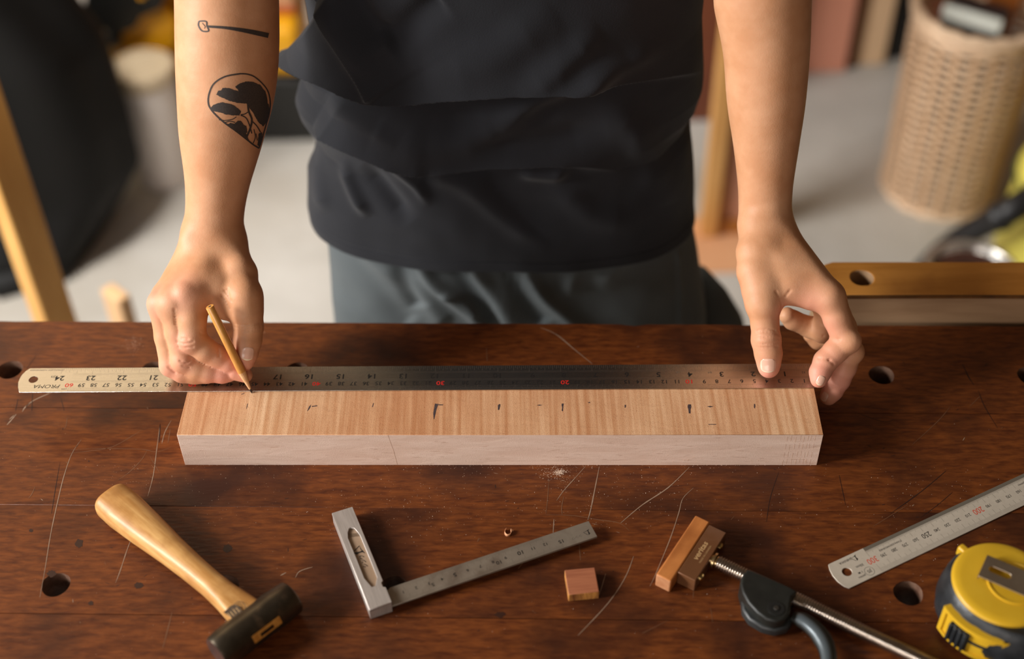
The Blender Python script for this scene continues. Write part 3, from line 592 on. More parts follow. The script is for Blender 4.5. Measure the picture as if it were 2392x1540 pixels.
# yellow window with the ribbed lock button on the curved side
def TP(t, r_, z): return Vector((tc.x+r_*math.cos(t), tc.y+r_*math.sin(t), z))
ta = P(2212, 1440, .016)-tc; tb_ = P(2345, 1500, .020)-tc; t0 = math.atan2(ta.y, ta.x) % (2*PI); t1 = math.atan2(tb_.y, tb_.x) % (2*PI)
t0, t1 = min(t0, t1), max(t0, t1)
def cbox(mb, ta, tb, z0, z1, r0, r1, nn=14):
    vs = []; fs = []
    for i in range(nn+1):
        t = ta+(tb-ta)*i/nn; vs += [TP(t, r0, z0), TP(t, r1, z0), TP(t, r1, z1), TP(t, r0, z1)]
    for i in range(nn):
        for k in range(4): fs.append((4*i+k, 4*i+(k+1) % 4, 4*i+4+(k+1) % 4, 4*i+4+k))
    fs += [(0, 3, 2, 1), (4*nn, 4*nn+1, 4*nn+2, 4*nn+3)]; mb.add(vs, fs)
mb = MB(); d_ = .085
cbox(mb, t0, t1, .028, .0315, .036, .0438); cbox(mb, t0, t1, .0045, .0075, .036, .0438); cbox(mb, t0, t0+d_, .0045, .0315, .036, .0438); cbox(mb, t1-d_, t1, .0045, .0315, .036, .0438); cbox(mb, t0+d_, t1-d_, .007, .029, .036, .0422)
mb.build('lock_window', m_yel, tp, bev=.0008)
mb = MB(); ts = t0+(t1-t0)*.20; te = t0+(t1-t0)*.50; cbox(mb, ts, te, .0085, .0265, .038, .0450)
for k in range(4):
    q0 = ts+(te-ts)*(k+.12)/4; cbox(mb, q0, q0+(te-ts)*.14, .0085, .0268, .044, .0468, 3)
mb.build('lock_button', m_rub, tp, bev=.0005)
mb = MB(); cbox(mb, te, t1-d_*1.2, .0165, .0195, .038, .0425); mb.build('lock_groove', m_rub, tp)
mb = MB(); cbox(mb, t1+.55, t1+.70, .004, .02, .045, .0525); mb.build('lower_tab', m_yel, tp)
# ------------------------------------------------------------------ shaving and sawdust
c = P(1186, 1246, 0); cu = []
for k in range(15):
    t = -.6+k/14*4.9; r_ = .0026; cu.append(c+Vector((r_*math.cos(t+2.6), r_*1.3*math.sin(t+2.6), .0018)))
cu.append(cu[-1]+Vector((.0016, -.0014, 0)))
mb = MB(); ribbon(mb, cu, .0010); k0 = len(mb.v); v2 = [(x, y, z-.0016) for x, y, z in mb.v]; mb.v = [(x, y, z) for x, y, z in mb.v]
mb = MB(); pts = cu; vs = []; 
for p in pts: vs += [p+Vector((0, 0, -.0017)), p+Vector((.0004, .0003, .0006))]
mb.add(vs, [(2*i, 2*i+2, 2*i+3, 2*i+1) for i in range(len(pts)-1)])
o = mb.build('wood_shaving', noisy('shaving', srgb(206, 140, 96), srgb(226, 170, 128), 300, rough=.6), smooth=60); tag(o, 'tiny curled pale wood shaving above the try square blade', 'shaving')
sd = o.modifiers.new('thick', 'SOLIDIFY'); sd.thickness = .0003
def grains(mb, cx, cy, n, su, sv, s0, s1, gauss=True):
    for k in range(n):
        u = random.gauss(cx, su) if gauss else random.uniform(cx-su, cx+su); v = random.gauss(cy, sv) if gauss else random.uniform(cy-sv, cy+sv)
        s_ = random.uniform(s0, s1)*random.choice([1, 1, 1, 1.6]); p = P(u, v, 0); a = random.uniform(0, 6.28); w = random.uniform(.5, 1)
        e1 = Vector((math.cos(a), math.sin(a), 0))*s_; e2 = Vector((-math.sin(a), math.cos(a), 0))*s_*w
        mb.add([p-e1, p+e2, p+e1, p-e2, p+Vector((0, 0, s_*.9))], [(0, 1, 4), (1, 2, 4), (2, 3, 4), (3, 0, 4)])
mb = MB(); grains(mb, 1307, 1103, 260, 7, 3, .00012, .0003); grains(mb, 1300, 1106, 260, 20, 11, .0001, .00024)
m_dust = base_mat('sawdust', srgb(224, 200, 178), .8)
tag(mb.build('sawdust_pile', m_dust, weld=False), 'small pinch of pale sawdust just in front of the wood block', 'sawdust', kind='stuff')
mb = MB(); grains(mb, 1300, 1160, 420, 1000, 75, .00008, .00022, False); grains(mb, 1200, 1310, 330, 1150, 220, .00008, .0002, False); grains(mb, 1450, 1150, 200, 190, 45, .0001, .00026); grains(mb, 900, 1180, 200, 150, 40, .00008, .00022); grains(mb, 300, 1110, 110, 220, 60, .00008, .0002); grains(mb, 1300, 830, 60, 500, 30, .00008, .00018); grains(mb, 312, 803, 260, 11, 9, .00006, .00016); grains(mb, 1140, 1093, 150, 420, 4, .00008, .0002)
tag(mb.build('sawdust', m_dust, weld=False), 'fine pale wood dust scattered all over the bench top', 'sawdust', kind='stuff')
# ------------------------------------------------------------------ pencil
pt = P(588.5, 918, BT+.0002); pe = P(490, 716, .1120); pd = (pe-pt); pl = pd.length; pd.normalize()
pcl = thing('pencil', pt, 'short natural wood pencil held in the hand with its tip on the wood block', 'pencil')
MB().tube([pt+pd*.0205, pt+pd*.022, pt+pd*(pl-.0006), pt+pd*pl], [.0032, .0034, .0034, .0031], 24, upv=(0, 0, 1)).build('barrel', noisy('lacquered_cedar', srgb(206, 142, 66), srgb(222, 160, 84), 40, (6, 6, 1), rough=.3, coat=.3), pcl, smooth=40)
MB().tube([pt+pd*.0038, pt+pd*.0205], [.00095, .0032], 14, upv=(0, 0, 1)).build('sharpened_cone', noisy('cut_cedar', srgb(222, 170, 118), srgb(236, 190, 140), 200, rough=.6), pcl, smooth=25)
MB().tube([pt, pt+pd*.0014, pt+pd*.0039], [.0004, .0008, .00097], 12).build('lead', base_mat('pencil_lead', srgb(50, 46, 50), .35, .3), pcl, smooth=60)
MB().tube([pt+pd*(pl-.0001), pt+pd*(pl+.0001)], [.0012, .0012], 10).build('core', m_gr, pcl)
# ------------------------------------------------------------------ person
class Field:
    """distance field on a grid; parts are blended tapered capsules"""
    def __init__(s, lo, hi, h):
        s.lo = np.array(lo, np.float32); s.h = h; s.n = np.ceil((np.array(hi)-s.lo)/h).astype(int)+1
        s.F = np.full(s.n, .03, np.float32); s.ax = [s.lo[i]+h*np.arange(s.n[i], dtype=np.float32) for i in range(3)]
    def sl(s, pts, m):
        A = np.array(pts, np.float32); lo = A.min(0)-m; hi = A.max(0)+m
        a = np.clip(np.floor((lo-s.lo)/s.h).astype(int), 0, s.n-1); b = np.clip(np.ceil((hi-s.lo)/s.h).astype(int)+1, 1, s.n)
        return tuple(slice(a[i], b[i]) for i in range(3))
    def cap(s, sl, a, b, ra, rb):
        X = s.ax[0][sl[0]][:, None, None]; Y = s.ax[1][sl[1]][None, :, None]; Z = s.ax[2][sl[2]][None, None, :]
        a = np.array(a, np.float32); b = np.array(b, np.float32); d = b-a; dd = float(d@d)+1e-12
        t = np.clip(((X-a[0])*d[0]+(Y-a[1])*d[1]+(Z-a[2])*d[2])/dd, 0, 1)
        return np.sqrt((X-a[0]-t*d[0])**2+(Y-a[1]-t*d[1])**2+(Z-a[2]-t*d[2])**2)-(ra+(rb-ra)*t)
    @staticmethod
    def smin(a, b, k):
        h = np.maximum(k-np.abs(a-b), 0)/k; return np.minimum(a, b)-h*h*k*.25
    def chain(s, pts, rad, k, kin=.003, M=.012):
        """a finger or limb: its own links blend with kin, the whole with k into what is there"""
        sl = s.sl([tuple(p) for p in pts], max(rad)+M+k); G = None
        for i in range(len(pts)-1):
            c = s.cap(sl, pts[i], pts[i+1], rad[i], rad[i+1]); G = c if G is None else s.smin(G, c, kin)
        return sl, G
    def add(s, pts, rad, k=.008, kin=.004):
        sl, G = s.chain(pts, rad, k, kin); s.F[sl] = s.smin(s.F[sl], G, k)
    def cut(s, pts, rad, k=.002):
        sl, G = s.chain(pts, rad, k); s.F[sl] = -s.smin(-s.F[sl], G, k)
    def mesh(s):
        F = s.F; h = s.h; neg = F < 0; n0, n1, n2 = (k-1 for k in F.shape)
        acc = np.zeros((n0, n1, n2, 3), np.float32); cnt = np.zeros((n0, n1, n2), np.float32)
        for axis in range(3):
            o1, o2 = [a for a in range(3) if a != axis]
            sa = [slice(None)]*3; sb = [slice(None)]*3; sa[axis] = slice(0, -1); sb[axis] = slice(1, None)
            A = F[tuple(sa)]; Bq = F[tuple(sb)]; cr_ = (A < 0) != (Bq < 0)
            idx = np.argwhere(cr_); a = A[cr_]; b = Bq[cr_]; t = a/(a-b)
            pos = idx.astype(np.float32); pos[:, axis] += t
            for d1 in (0, 1):
                for d2 in (0, 1):
                    c = idx.copy(); c[:, o1] -= d1; c[:, o2] -= d2
                    ok = (c >= 0).all(1) & (c[:, 0] < n0) & (c[:, 1] < n1) & (c[:, 2] < n2); c = c[ok]
                    np.add.at(acc, (c[:, 0], c[:, 1], c[:, 2]), pos[ok]); np.add.at(cnt, (c[:, 0], c[:, 1], c[:, 2]), 1)
        act = cnt > 0; ids = np.full(act.shape, -1, np.int64); nv = int(act.sum()); ids[act] = np.arange(nv)
        V = acc[act]/cnt[act][:, None]*h+s.lo; faces = []
        for axis in range(3):
            o1, o2 = [(1, 2), (2, 0), (0, 1)][axis]
            sa = [slice(None)]*3; sb = [slice(None)]*3; sa[axis] = slice(0, -1); sb[axis] = slice(1, None)
            A = F[tuple(sa)] < 0; Bq = F[tuple(sb)] < 0; idx = np.argwhere(A != Bq)
            ok = (idx[:, o1] > 0) & (idx[:, o2] > 0) & (idx[:, o1] < F.shape[o1]-1) & (idx[:, o2] < F.shape[o2]-1); idx = idx[ok]
            ng = A[idx[:, 0], idx[:, 1], idx[:, 2]]; q = []
            for d1, d2 in ((1, 1), (0, 1), (0, 0), (1, 0)):
                c = idx.copy(); c[:, o1] -= d1; c[:, o2] -= d2; q.append(ids[c[:, 0], c[:, 1], c[:, 2]])
            Q = np.stack(q, 1); Q[~ng] = Q[~ng][:, ::-1]; faces.append(Q)
        Q = np.concatenate(faces); Q = Q[(Q >= 0).all(1)]
        # gentle relaxation, then back onto the surface
        return V.astype(np.float64), Q
def relax(V, Q, it=2, lam=.5):
    E = np.concatenate([Q[:, [0, 1]], Q[:, [1, 2]], Q[:, [2, 3]], Q[:, [3, 0]]]); 
    for _ in range(it):
        for l in (lam, -lam*1.02):
            s_ = np.zeros_like(V); c = np.zeros(len(V)); np.add.at(s_, E[:, 0], V[E[:, 1]]); np.add.at(s_, E[:, 1], V[E[:, 0]]); np.add.at(c, E[:, 0], 1); np.add.at(c, E[:, 1], 1)
            V = V+l*(s_/np.maximum(c, 1)[:, None]-V)
    return V
def t3(p): return (p.x, p.y, p.z)
def zA(x, y): return 340+x/3.3475, 500+y/3.3475       # close-up of the left hand in the photograph
def zB(x, y): return 1680+x/3.02, 450+y/3.02          # close-up of the right hand
HR = .00105
# --- left of the picture: the hand with the pencil
def dA(v): return 1.056+.055*min(1, v/545)
arm = [(530,0,119),(531,100,119),(528,200,113.5),(518,300,98.5),(513,360,86),(508,420,74),(503,480,67),(499,530,67)]
Fa = Field((-.31, .735, .034), (-.165, 1.03, .39), HR)
def stations(tab, dfn, n=26):
    q = smoothline([Vector(t) for t in tab], 5); return [(PD(t.x, t.y, dfn(t.y)), t.z*dfn(t.y)/F_PX) for t in q]
st = stations(arm, dA)
dirA = (st[0][0]-st[9][0]).normalized(); elbA = st[0][0]+dirA*.085
Fa.add([t3(elbA)]+[t3(p) for p, r in st], [.0385]+[r for p, r in st], .006, .0012)
Fa.add([t3(P(445, 566, .121)), t3(P(455, 556, .118))], [.0080, .010], .013)      # ulna head
wr_ = P(505, 560, .116)
iM, mM, rM, lM = P(*zA(365, 640), .1065), P(*zA(215, 700), .1035), P(*zA(125, 705), .0975), P(*zA(150, 640), .090)
for k, (m, r, w) in enumerate(((iM, .0108, (520, 572)), (mM, .0103, (503, 572)), (rM, .0098, (485, 578)), (lM, .0090, (474, 588)))):
    Fa.add([t3(P(*w, .113-.004*k)), t3(m)], [.0148, r], .013)
Fa.add([t3(P(456, 600, .102)), t3(P(428, 648, .098))], [.0112, .0088], .009)       # heel of the hand, ulnar side
Fa.add([t3(P(530, 575, .112)), t3(P(560, 640, .107)), t3(P(571, 700, .097))], [.0150, .0135, .0128], .010)   # thumb base
Fa.add([t3(P(*zA(470, 540), .1045)), t3(P(*zA(560, 690), .0920))], [.0125, .0095], .012)    # web
Fa.add([t3(P(*zA(570, 600), .102)), t3(P(*zA(640, 760), .0875))], [.012, .0065], .012)
fing = []
def finger(Fd, pts, rad, k=.006):
    fing.append(Fd.chain(pts, rad, k, .0025, .010))
    Fd_ = fing[-1]; return Fd_
def addf(Fd, base, items, kb):
    for sl, G in items: Fd.F[sl] = np.minimum(Fd.F[sl], Field.smin(base[sl], G, kb))
    fing.clear()
PZ = lambda x, y, z: t3(P(*zA(x, y), z))
finger(Fa, [PZ(365, 640, .1055), PZ(362, 820, .093), PZ(368, 985, .0785), PZ(470, 1062, .0700), PZ(560, 1112, .0630), PZ(655, 1172, .0560), PZ(692, 1190, .0540)], [.0118, .0113, .0110, .0098, .0091, .0080, .0066])
finger(Fa, [PZ(215, 700, .1020), PZ(255, 930, .081), PZ(305, 1145, .0610), PZ(400, 1205, .0545), PZ(490, 1232, .0510), PZ(600, 1248, .0485), PZ(655, 1250, .0480)], [.0106, .0098, .0102, .0092, .0088, .0078, .0066])
finger(Fa, [PZ(125, 705, .0960), PZ(165, 960, .074), PZ(208, 1180, .0535), PZ(290, 1232, .0492), PZ(380, 1245, .0478), PZ(480, 1258, .0470)], [.0102, .0095, .0098, .0090, .0086, .0074])
finger(Fa, [PZ(150, 660, .0900), PZ(190, 900, .068), PZ(235, 1110, .0490), PZ(340, 1180, .0450), PZ(430, 1190, .0450)], [.0092, .0084, .0084, .0076, .0070])
finger(Fa, [PZ(780, 640, .1020), PZ(790, 770, .0905), PZ(804, 880, .0795), PZ(797, 985, .0710), PZ(782, 1085, .0630), PZ(776, 1150, .0575)], [.0135, .0128, .0118, .0112, .0100, .0078], .008)
finger(Fa, [PZ(700, 1235, .0500), PZ(778, 1262, .0470)], [.0070, .0060])            # middle fingertip beyond the pencil
base = Fa.F.copy(); addf(Fa, base, list(fing), .007)
for x, y, z, r in ((345, 1000, .0800, .0078), (285, 1150, .0625, .0074), (195, 1190, .0540, .0068), (300, 620, .1120, .0080), (100, 695, .1010, .0070), (812, 885, .0830, .0080)):
    p = P(*zA(x, y), z); Fa.add([t3(p), t3(p+Vector((.0005, 0, 0)))], [r*.93, r*.93], .0045)
# --- right of the picture: the hand holding the rule down
def dB(v): return 1.052+.062*min(1, v/500)
armB = [(1781,0,112),(1790,110,100),(1790,230,90.5),(1790,330,76),(1788,430,63),(1787,490,60),(1786,520,60)]
Fb = Field((.150, .725, .008), (.30, 1.03, .39), HR)
st = stations(armB, dB)
dirB = (st[0][0]-st[9][0]).normalized(); elbB = st[0][0]+dirB*.085
Fb.add([t3(elbB)]+[t3(p) for p, r in st], [.0385]+[r for p, r in st], .006, .0012)
QZ = lambda x, y, z: t3(P(*zB(x, y), z))
for k, (b_, m, r) in enumerate(((QZ(345, 240, .119), QZ(770, 735, .0960), .0105), (QZ(350, 250, .114), QZ(780, 750, .0860), .0105), (QZ(340, 270, .106), QZ(740, 750, .0760), .0100), (QZ(330, 290, .101), QZ(680, 730, .0700), .0095))):
    Fb.add([b_, m], [.0140, r], .013)
Fb.add([QZ(290, 260, .118), QZ(245, 420, .110), QZ(258, 560, .102), QZ(310, 760, .0900)], [.0150, .0135, .0145, .0132], .010)
Fb.add([QZ(330, 420, .110), QZ(500, 640, .0990)], [.0150, .0125], .010)
Fb.add([QZ(330, 640, .0965), QZ(630, 735, .0910)], [.0120, .0092], .010)
Fb.add([QZ(460, 540, .103), QZ(680, 700, .0940)], [.0125, .0105], .010)
finger(Fb, [QZ(300, 700, .0935), QZ(312, 800, .0860), QZ(322, 920, .0750), QZ(331, 1040, .0650), QZ(347, 1140, .0565), QZ(350, 1215, .0498), QZ(350, 1242, .0482)], [.0145, .0132, .0110, .0116, .0108, .0090, .0076], .008)
finger(Fb, [QZ(780, 730, .0940), QZ(830, 890, .0800), QZ(893, 1045, .0660), QZ(820, 1120, .0590), QZ(750, 1190, .0530), QZ(712, 1270, .0478), QZ(703, 1318, .0452)], [.0114, .0106, .0105, .0097, .0094, .0084, .0068])
finger(Fb, [QZ(800, 780, .0820), QZ(880, 950, .0660), QZ(918, 1120, .0500), QZ(885, 1230, .0390), QZ(845, 1320, .0300), QZ(800, 1400, .0235), QZ(772, 1440, .0205)], [.0110, .0098, .0100, .0095, .0090, .0080, .0070])
finger(Fb, [t3(P(*zB(760, 800), .066)), t3(PD(*zB(735, 985), 1.128)), t3(PD(*zB(640, 950), 1.135)), t3(PD(*zB(520, 900), 1.130)), t3(PD(*zB(480, 868), 1.126))], [.0100, .0090, .0088, .0080, .0070])
finger(Fb, [t3(P(*zB(740, 800), .058)), t3(PD(*zB(780, 1040), 1.150)), t3(PD(*zB(700, 1040), 1.152)), t3(PD(*zB(650, 1005), 1.150))], [.0092, .0082, .0080, .0068])
base = Fb.F.copy(); addf(Fb, base, list(fing), .006)
for x, y, z, r in ((925, 1050, .0690, .0080), (330, 1030, .0690, .0075), (955, 1130, .0520, .0072)):
    p = P(*zB(x, y), z); Fb.add([t3(p), t3(p+Vector((.0005, 0, 0)))], [r*.96, r*.96], .005)
# --- the rest of the body, coarser, mostly under the clothes
shA, shB = Vector((-.182, 1.04, .55)), Vector((.182, 1.04, .55))
Fc = Field((-.30, .80, -.86), (.30, 1.25, .92), .0075)
for s_ in (-1, 1):
    Fc.add([(s_*.07, 1.07, -.10), (s_*.055, 1.065, .10), (s_*.075, 1.06, .30), (s_*.085, 1.05, .46)], [.088, .068, .080, .078], .05, .05)
    Fc.add([(s_*.085, 1.07, -.12), (s_*.095, 1.08, -.42), (s_*.095, 1.085, -.47), (s_*.10, 1.11, -.80)], [.082, .052, .048, .036], .03, .03)
    Fc.add([(s_*.10, 1.12, -.815), (s_*.11, .985, -.835)], [.036, .026], .03)
Fc.add([(-.165, 1.04, .53), (.165, 1.04, .53)], [.052, .052], .05)
Fc.add([(0, 1.04, .54), (0, 1.005, .64)], [.055, .052], .04)
hdc = Vector((0, .985, .735))
Fc.add([(0, .995, .745), (0, 1.015, .755)], [.082, .080], .03); Fc.add([(0, .965, .69), (0, .945, .665)], [.055, .032], .04)
Fc.add([(0, .905, .735), (0, .893, .712)], [.008, .012], .015)                    # nose
for s_ in (-1, 1):
    Fc.add([(s_*.083, 1.0, .745), (s_*.088, 1.01, .715)], [.012, .009], .008)       # ears
    Fc.cut([(s_*.032, .903, .745), (s_*.034, .905, .745)], [.012, .012], .01)
Fc.add([(-.018, .912, .682), (.018, .912, .682)], [.008, .008], .008)              # lips
Fc.add([t3(shA), t3(elbA+dirA*.01)], [.050, .0405], .03); Fc.add([t3(shB), t3(elbB+dirB*.01)], [.050, .0405], .03)
Fc.add([t3(elbA+dirA*.01), t3(elbA-dirA*.03)], [.0405, .0375], .01); Fc.add([t3(elbB+dirB*.01), t3(elbB-dirB*.03)], [.0405, .0375], .01)
parts_ = []
for Fd in (Fa, Fb, Fc):
    V, Q = Fd.mesh(); V = relax(V, Q, 2 if Fd is not Fc else 6); parts_.append((V, Q))
VA = parts_[0][0]; VB = parts_[1][0]
V = np.concatenate([p[0] for p in parts_]); off = np.cumsum([0]+[len(p[0]) for p in parts_]); Q = np.concatenate([p[1]+off[i] for i, p in enumerate(parts_)])
# creases on the thumb joints and knuckles: shallow grooves in the skin
def crease(V, pts, depth, width, side):
    pts = np.array([t3(p) for p in smoothline(pts, 6)]); lo = pts.min(0)-.004; hi = pts.max(0)+.004
    m = ((V > lo) & (V < hi)).all(1); idx = np.where(m)[0]; D = np.sqrt(((V[idx][:, None, :]-pts[None])**2).sum(2)).min(1)
    V[idx] -= side*(depth*np.exp(-(D/width)**2))[:, None]
viewd = -np.array([0, cp, -sp])
bvh0 = BVHTree.FromPolygons([tuple(v) for v in V], [tuple(int(i) for i in q) for q in Q])
EYE = Vector((0, 0, CAM_H))
def hit(u, v):
    r = bvh0.ray_cast(EYE, ray(u, v).normalized()); return r
def hp(u, v): 
    r = hit(u, v); return r[0] if r[0] is not None else None
for f_, L_ in ((zB, [[(245,1000),(330,985),(415,1000)], [(250,1030),(330,1022),(425,1035)], [(240,1062),(330,1068),(420,1060)], [(250,1085),(330,1092),(410,1085)], [(270,975),(340,965),(395,975)], [(440,850),(490,790)], [(425,860),(440,800),(400,700)], [(775,1180),(810,1215)], [(700,900),(725,930)], [(735,1010),(790,1030),(850,1035)], [(585,830),(620,790)], [(470,730),(500,690)], [(700,1170),(780,1185)]]),
               (zA, [[(700,860),(800,870),(890,850)], [(700,885),(800,895),(900,880)], [(690,910),(800,918),(900,905)], [(250,1000),(310,1015),(370,1000)], [(260,1040),(320,1045),(370,1040)], [(280,975),(330,980)], [(270,1150),(320,1165),(350,1140)], [(290,1190),(340,1200)], [(600,640),(660,740)], [(620,600),(670,680)], [(430,935),(480,945)], [(570,1060),(575,1110)], [(225,745),(235,860)], [(640,590),(655,640)], [(180,1200),(230,1240)]])):
    for c in L_:
        pts = [hp(*f_(*q)) for q in c]
        if all(p is not None for p in pts): crease(V, pts, .0009, .00095, viewd)
def Pk(p): return np.array(t3(p))
body = thing('person', (0, 1.06, -.86), 'person in black t-shirt and dark grey trousers behind the bench, marking wood with a pencil', 'person')
m_skin = base_mat('skin', srgb(214, 160, 122), .54, spec=.4); N, L, b = nodes(m_skin)
b.inputs['Subsurface Weight'].default_value = .12; b.inputs['Subsurface Radius'].default_value = (1, .35, .2); b.inputs['Subsurface Scale'].default_value = .006
at = N.new('ShaderNodeAttribute'); at.attribute_name = 'flush'; mx = N.new('ShaderNodeMix'); mx.data_type = 'RGBA'
tc_ = N.new('ShaderNodeTexCoord'); n1 = N.new('ShaderNodeTexNoise'); n1.inputs['Scale'].default_value = 45; n1.inputs['Detail'].default_value = 6; L.new(tc_.outputs['Object'], n1.inputs['Vector'])
r1 = N.new('ShaderNodeValToRGB'); r1.color_ramp.elements[0].position = .35; r1.color_ramp.elements[1].position = .7; r1.color_ramp.elements[0].color = srgb(200, 143, 102); r1.color_ramp.elements[1].color = srgb(215, 161, 122); L.new(n1.outputs[0], r1.inputs[0])
L.new(r1.outputs[0], mx.inputs[6]); mx.inputs[7].default_value = srgb(230, 156, 136); L.new(at.outputs['Fac'], mx.inputs[0]); L.new(mx.outputs[2], b.inputs['Base Color'])
n2 = N.new('ShaderNodeTexVoronoi'); n2.inputs['Scale'].default_value = 900; L.new(tc_.outputs['Object'], n2.inputs['Vector']); n3 = N.new('ShaderNodeTexNoise'); n3.inputs['Scale'].default_value = 260; n3.inputs['Detail'].default_value = 5; L.new(tc_.outputs['Object'], n3.inputs['Vector'])
bp = N.new('ShaderNodeBump'); bp.inputs['Distance'].default_value = .00010; L.new(n3.outputs[0], bp.inputs['Height']); bq = N.new('ShaderNodeBump'); bq.inputs['Distance'].default_value = .00004; L.new(n2.outputs[0], bq.inputs['Height']); L.new(bp.outputs[0], bq.inputs['Normal']); L.new(bq.outputs[0], b.inputs['Normal'])
me = bpy.data.meshes.new('body'); me.from_pydata((V-np.array(ORG['person'])).tolist(), [], Q.tolist()); me.materials.append(m_skin); me.shade_smooth()
fl_ = np.zeros(len(V)); 
for (p, r, a_) in [(P(*zA(300, 625), .11), .014, .6), (P(*zA(95, 695), .10), .013, .8), (P(*zA(310, 1010), .08), .010, .7), (P(*zA(300, 1160), .063), .010, .6), (P(*zA(200, 1240), .053), .012, .6), (P(*zA(690, 1195), .054), .016, .9), (P(*zA(600, 1290), .048), .014, .9), (P(*zA(760, 1170), .057), .013, .8), (P(*zA(560, 1100), .065), .012, .5),
                   (P(*zB(345, 1290), .048), .014, .9), (P(*zB(330, 1040), .066), .012, .6), (P(*zB(700, 1300), .046), .017, 1.0), (P(*zB(850, 1370), .026), .020, 1.0), (P(*zB(790, 1180), .055), .014, .7), (P(*zB(750, 960), .075), .016, .6), (P(*zB(640, 820), .09), .018, .5), (P(*zB(930, 1060), .066), .010, .5), (P(*zB(430, 840), .085), .012, .6), (P(*zB(250, 720), .09), .014, .3)]:
    d = np.sqrt(((V-Pk(p))**2).sum(1)); fl_ = np.maximum(fl_, a_*np.exp(-(d/r)**2))
at_ = me.attributes.new('flush', 'FLOAT', 'POINT'); at_.data.foreach_set('value', fl_.astype(np.float32))
bo_ = bpy.data.objects.new('body', me); C.objects.link(bo_); bo_.parent = body; ORG['body'] = ORG['person']
Vt = [Vector(v) for v in V]; bvh = BVHTree.FromPolygons(Vt, [tuple(int(i) for i in q) for q in Q])
def cast(u, v): return bvh.ray_cast(EYE, ray(u, v).normalized())
# fingernails
m_nail = base_mat('nail', srgb(232, 184, 160), .22, spec=.6); m_tipn = base_mat('nail_tip', srgb(238, 220, 190), .3)
def nail(uv, uvtip, w, l):
    r = cast(*uv); r2 = cast(*uvtip)
    if r[0] is None: return
    nrm = r[1].normalized(); dirn = (Vector(r2[0])-r[0] if r2[0] is not None else PD(*uvtip, (r[0]-EYE).dot(fwd))-r[0]); dirn = (dirn-nrm*dirn.dot(nrm)).normalized(); sd = nrm.cross(dirn)
    nu, nv_ = 15, 17; G = []
    for j in range(nv_):
        for i in range(nu):
            a = (i/(nu-1))*2-1; c = (j/(nv_-1))*2-1
            ww = w/2*(1-.10*c*c)*(1 if abs(c) < .6 else math.sqrt(max(0, 1-((abs(c)-.6)/.4)**2*.55)))
            if c < -.7: ww *= .93
            x = a*ww; y = c*l/2-(l*.09)*a*a*(1 if c > 0 else -.35)*abs(c)
            p = r[0]+sd*x+dirn*y+nrm*.006; q = bvh.ray_cast(p, -nrm, .02)
            base_p = q[0] if q[0] is not None else p-nrm*.006
            flat = r[0]+sd*x+dirn*y-nrm*((x/w)**2*w*.55+(max(0, y)/l)**2*.0015)
            e = .00045 if max(abs(a), abs(c)) < .95 else -.0002
            G.append(base_p*.75+flat*.25+nrm*e)
    fs = [(j*nu+i, j*nu+i+1, (j+1)*nu+i+1, (j+1)*nu+i) for j in range(nv_-1) for i in range(nu-1)]
    mb = MB(); mb.add(G, fs); mb.m = [1 if j >= nv_-3 else 0 for j in range(nv_-1) for i in range(nu-1)]
    return mb.build('fingernail', [m_nail, m_tipn], body, smooth=180, weld=False)
nail(zA(800, 1095), zA(782, 1200), .0105, .0115)
nail(zB(345, 1222), zB(345, 1300), .0125, .0125)
nail(zB(716, 1328), zB(690, 1390), .0066, .0085)
nail(zB(738, 1440), zB(705, 1480), .0066, .0080)
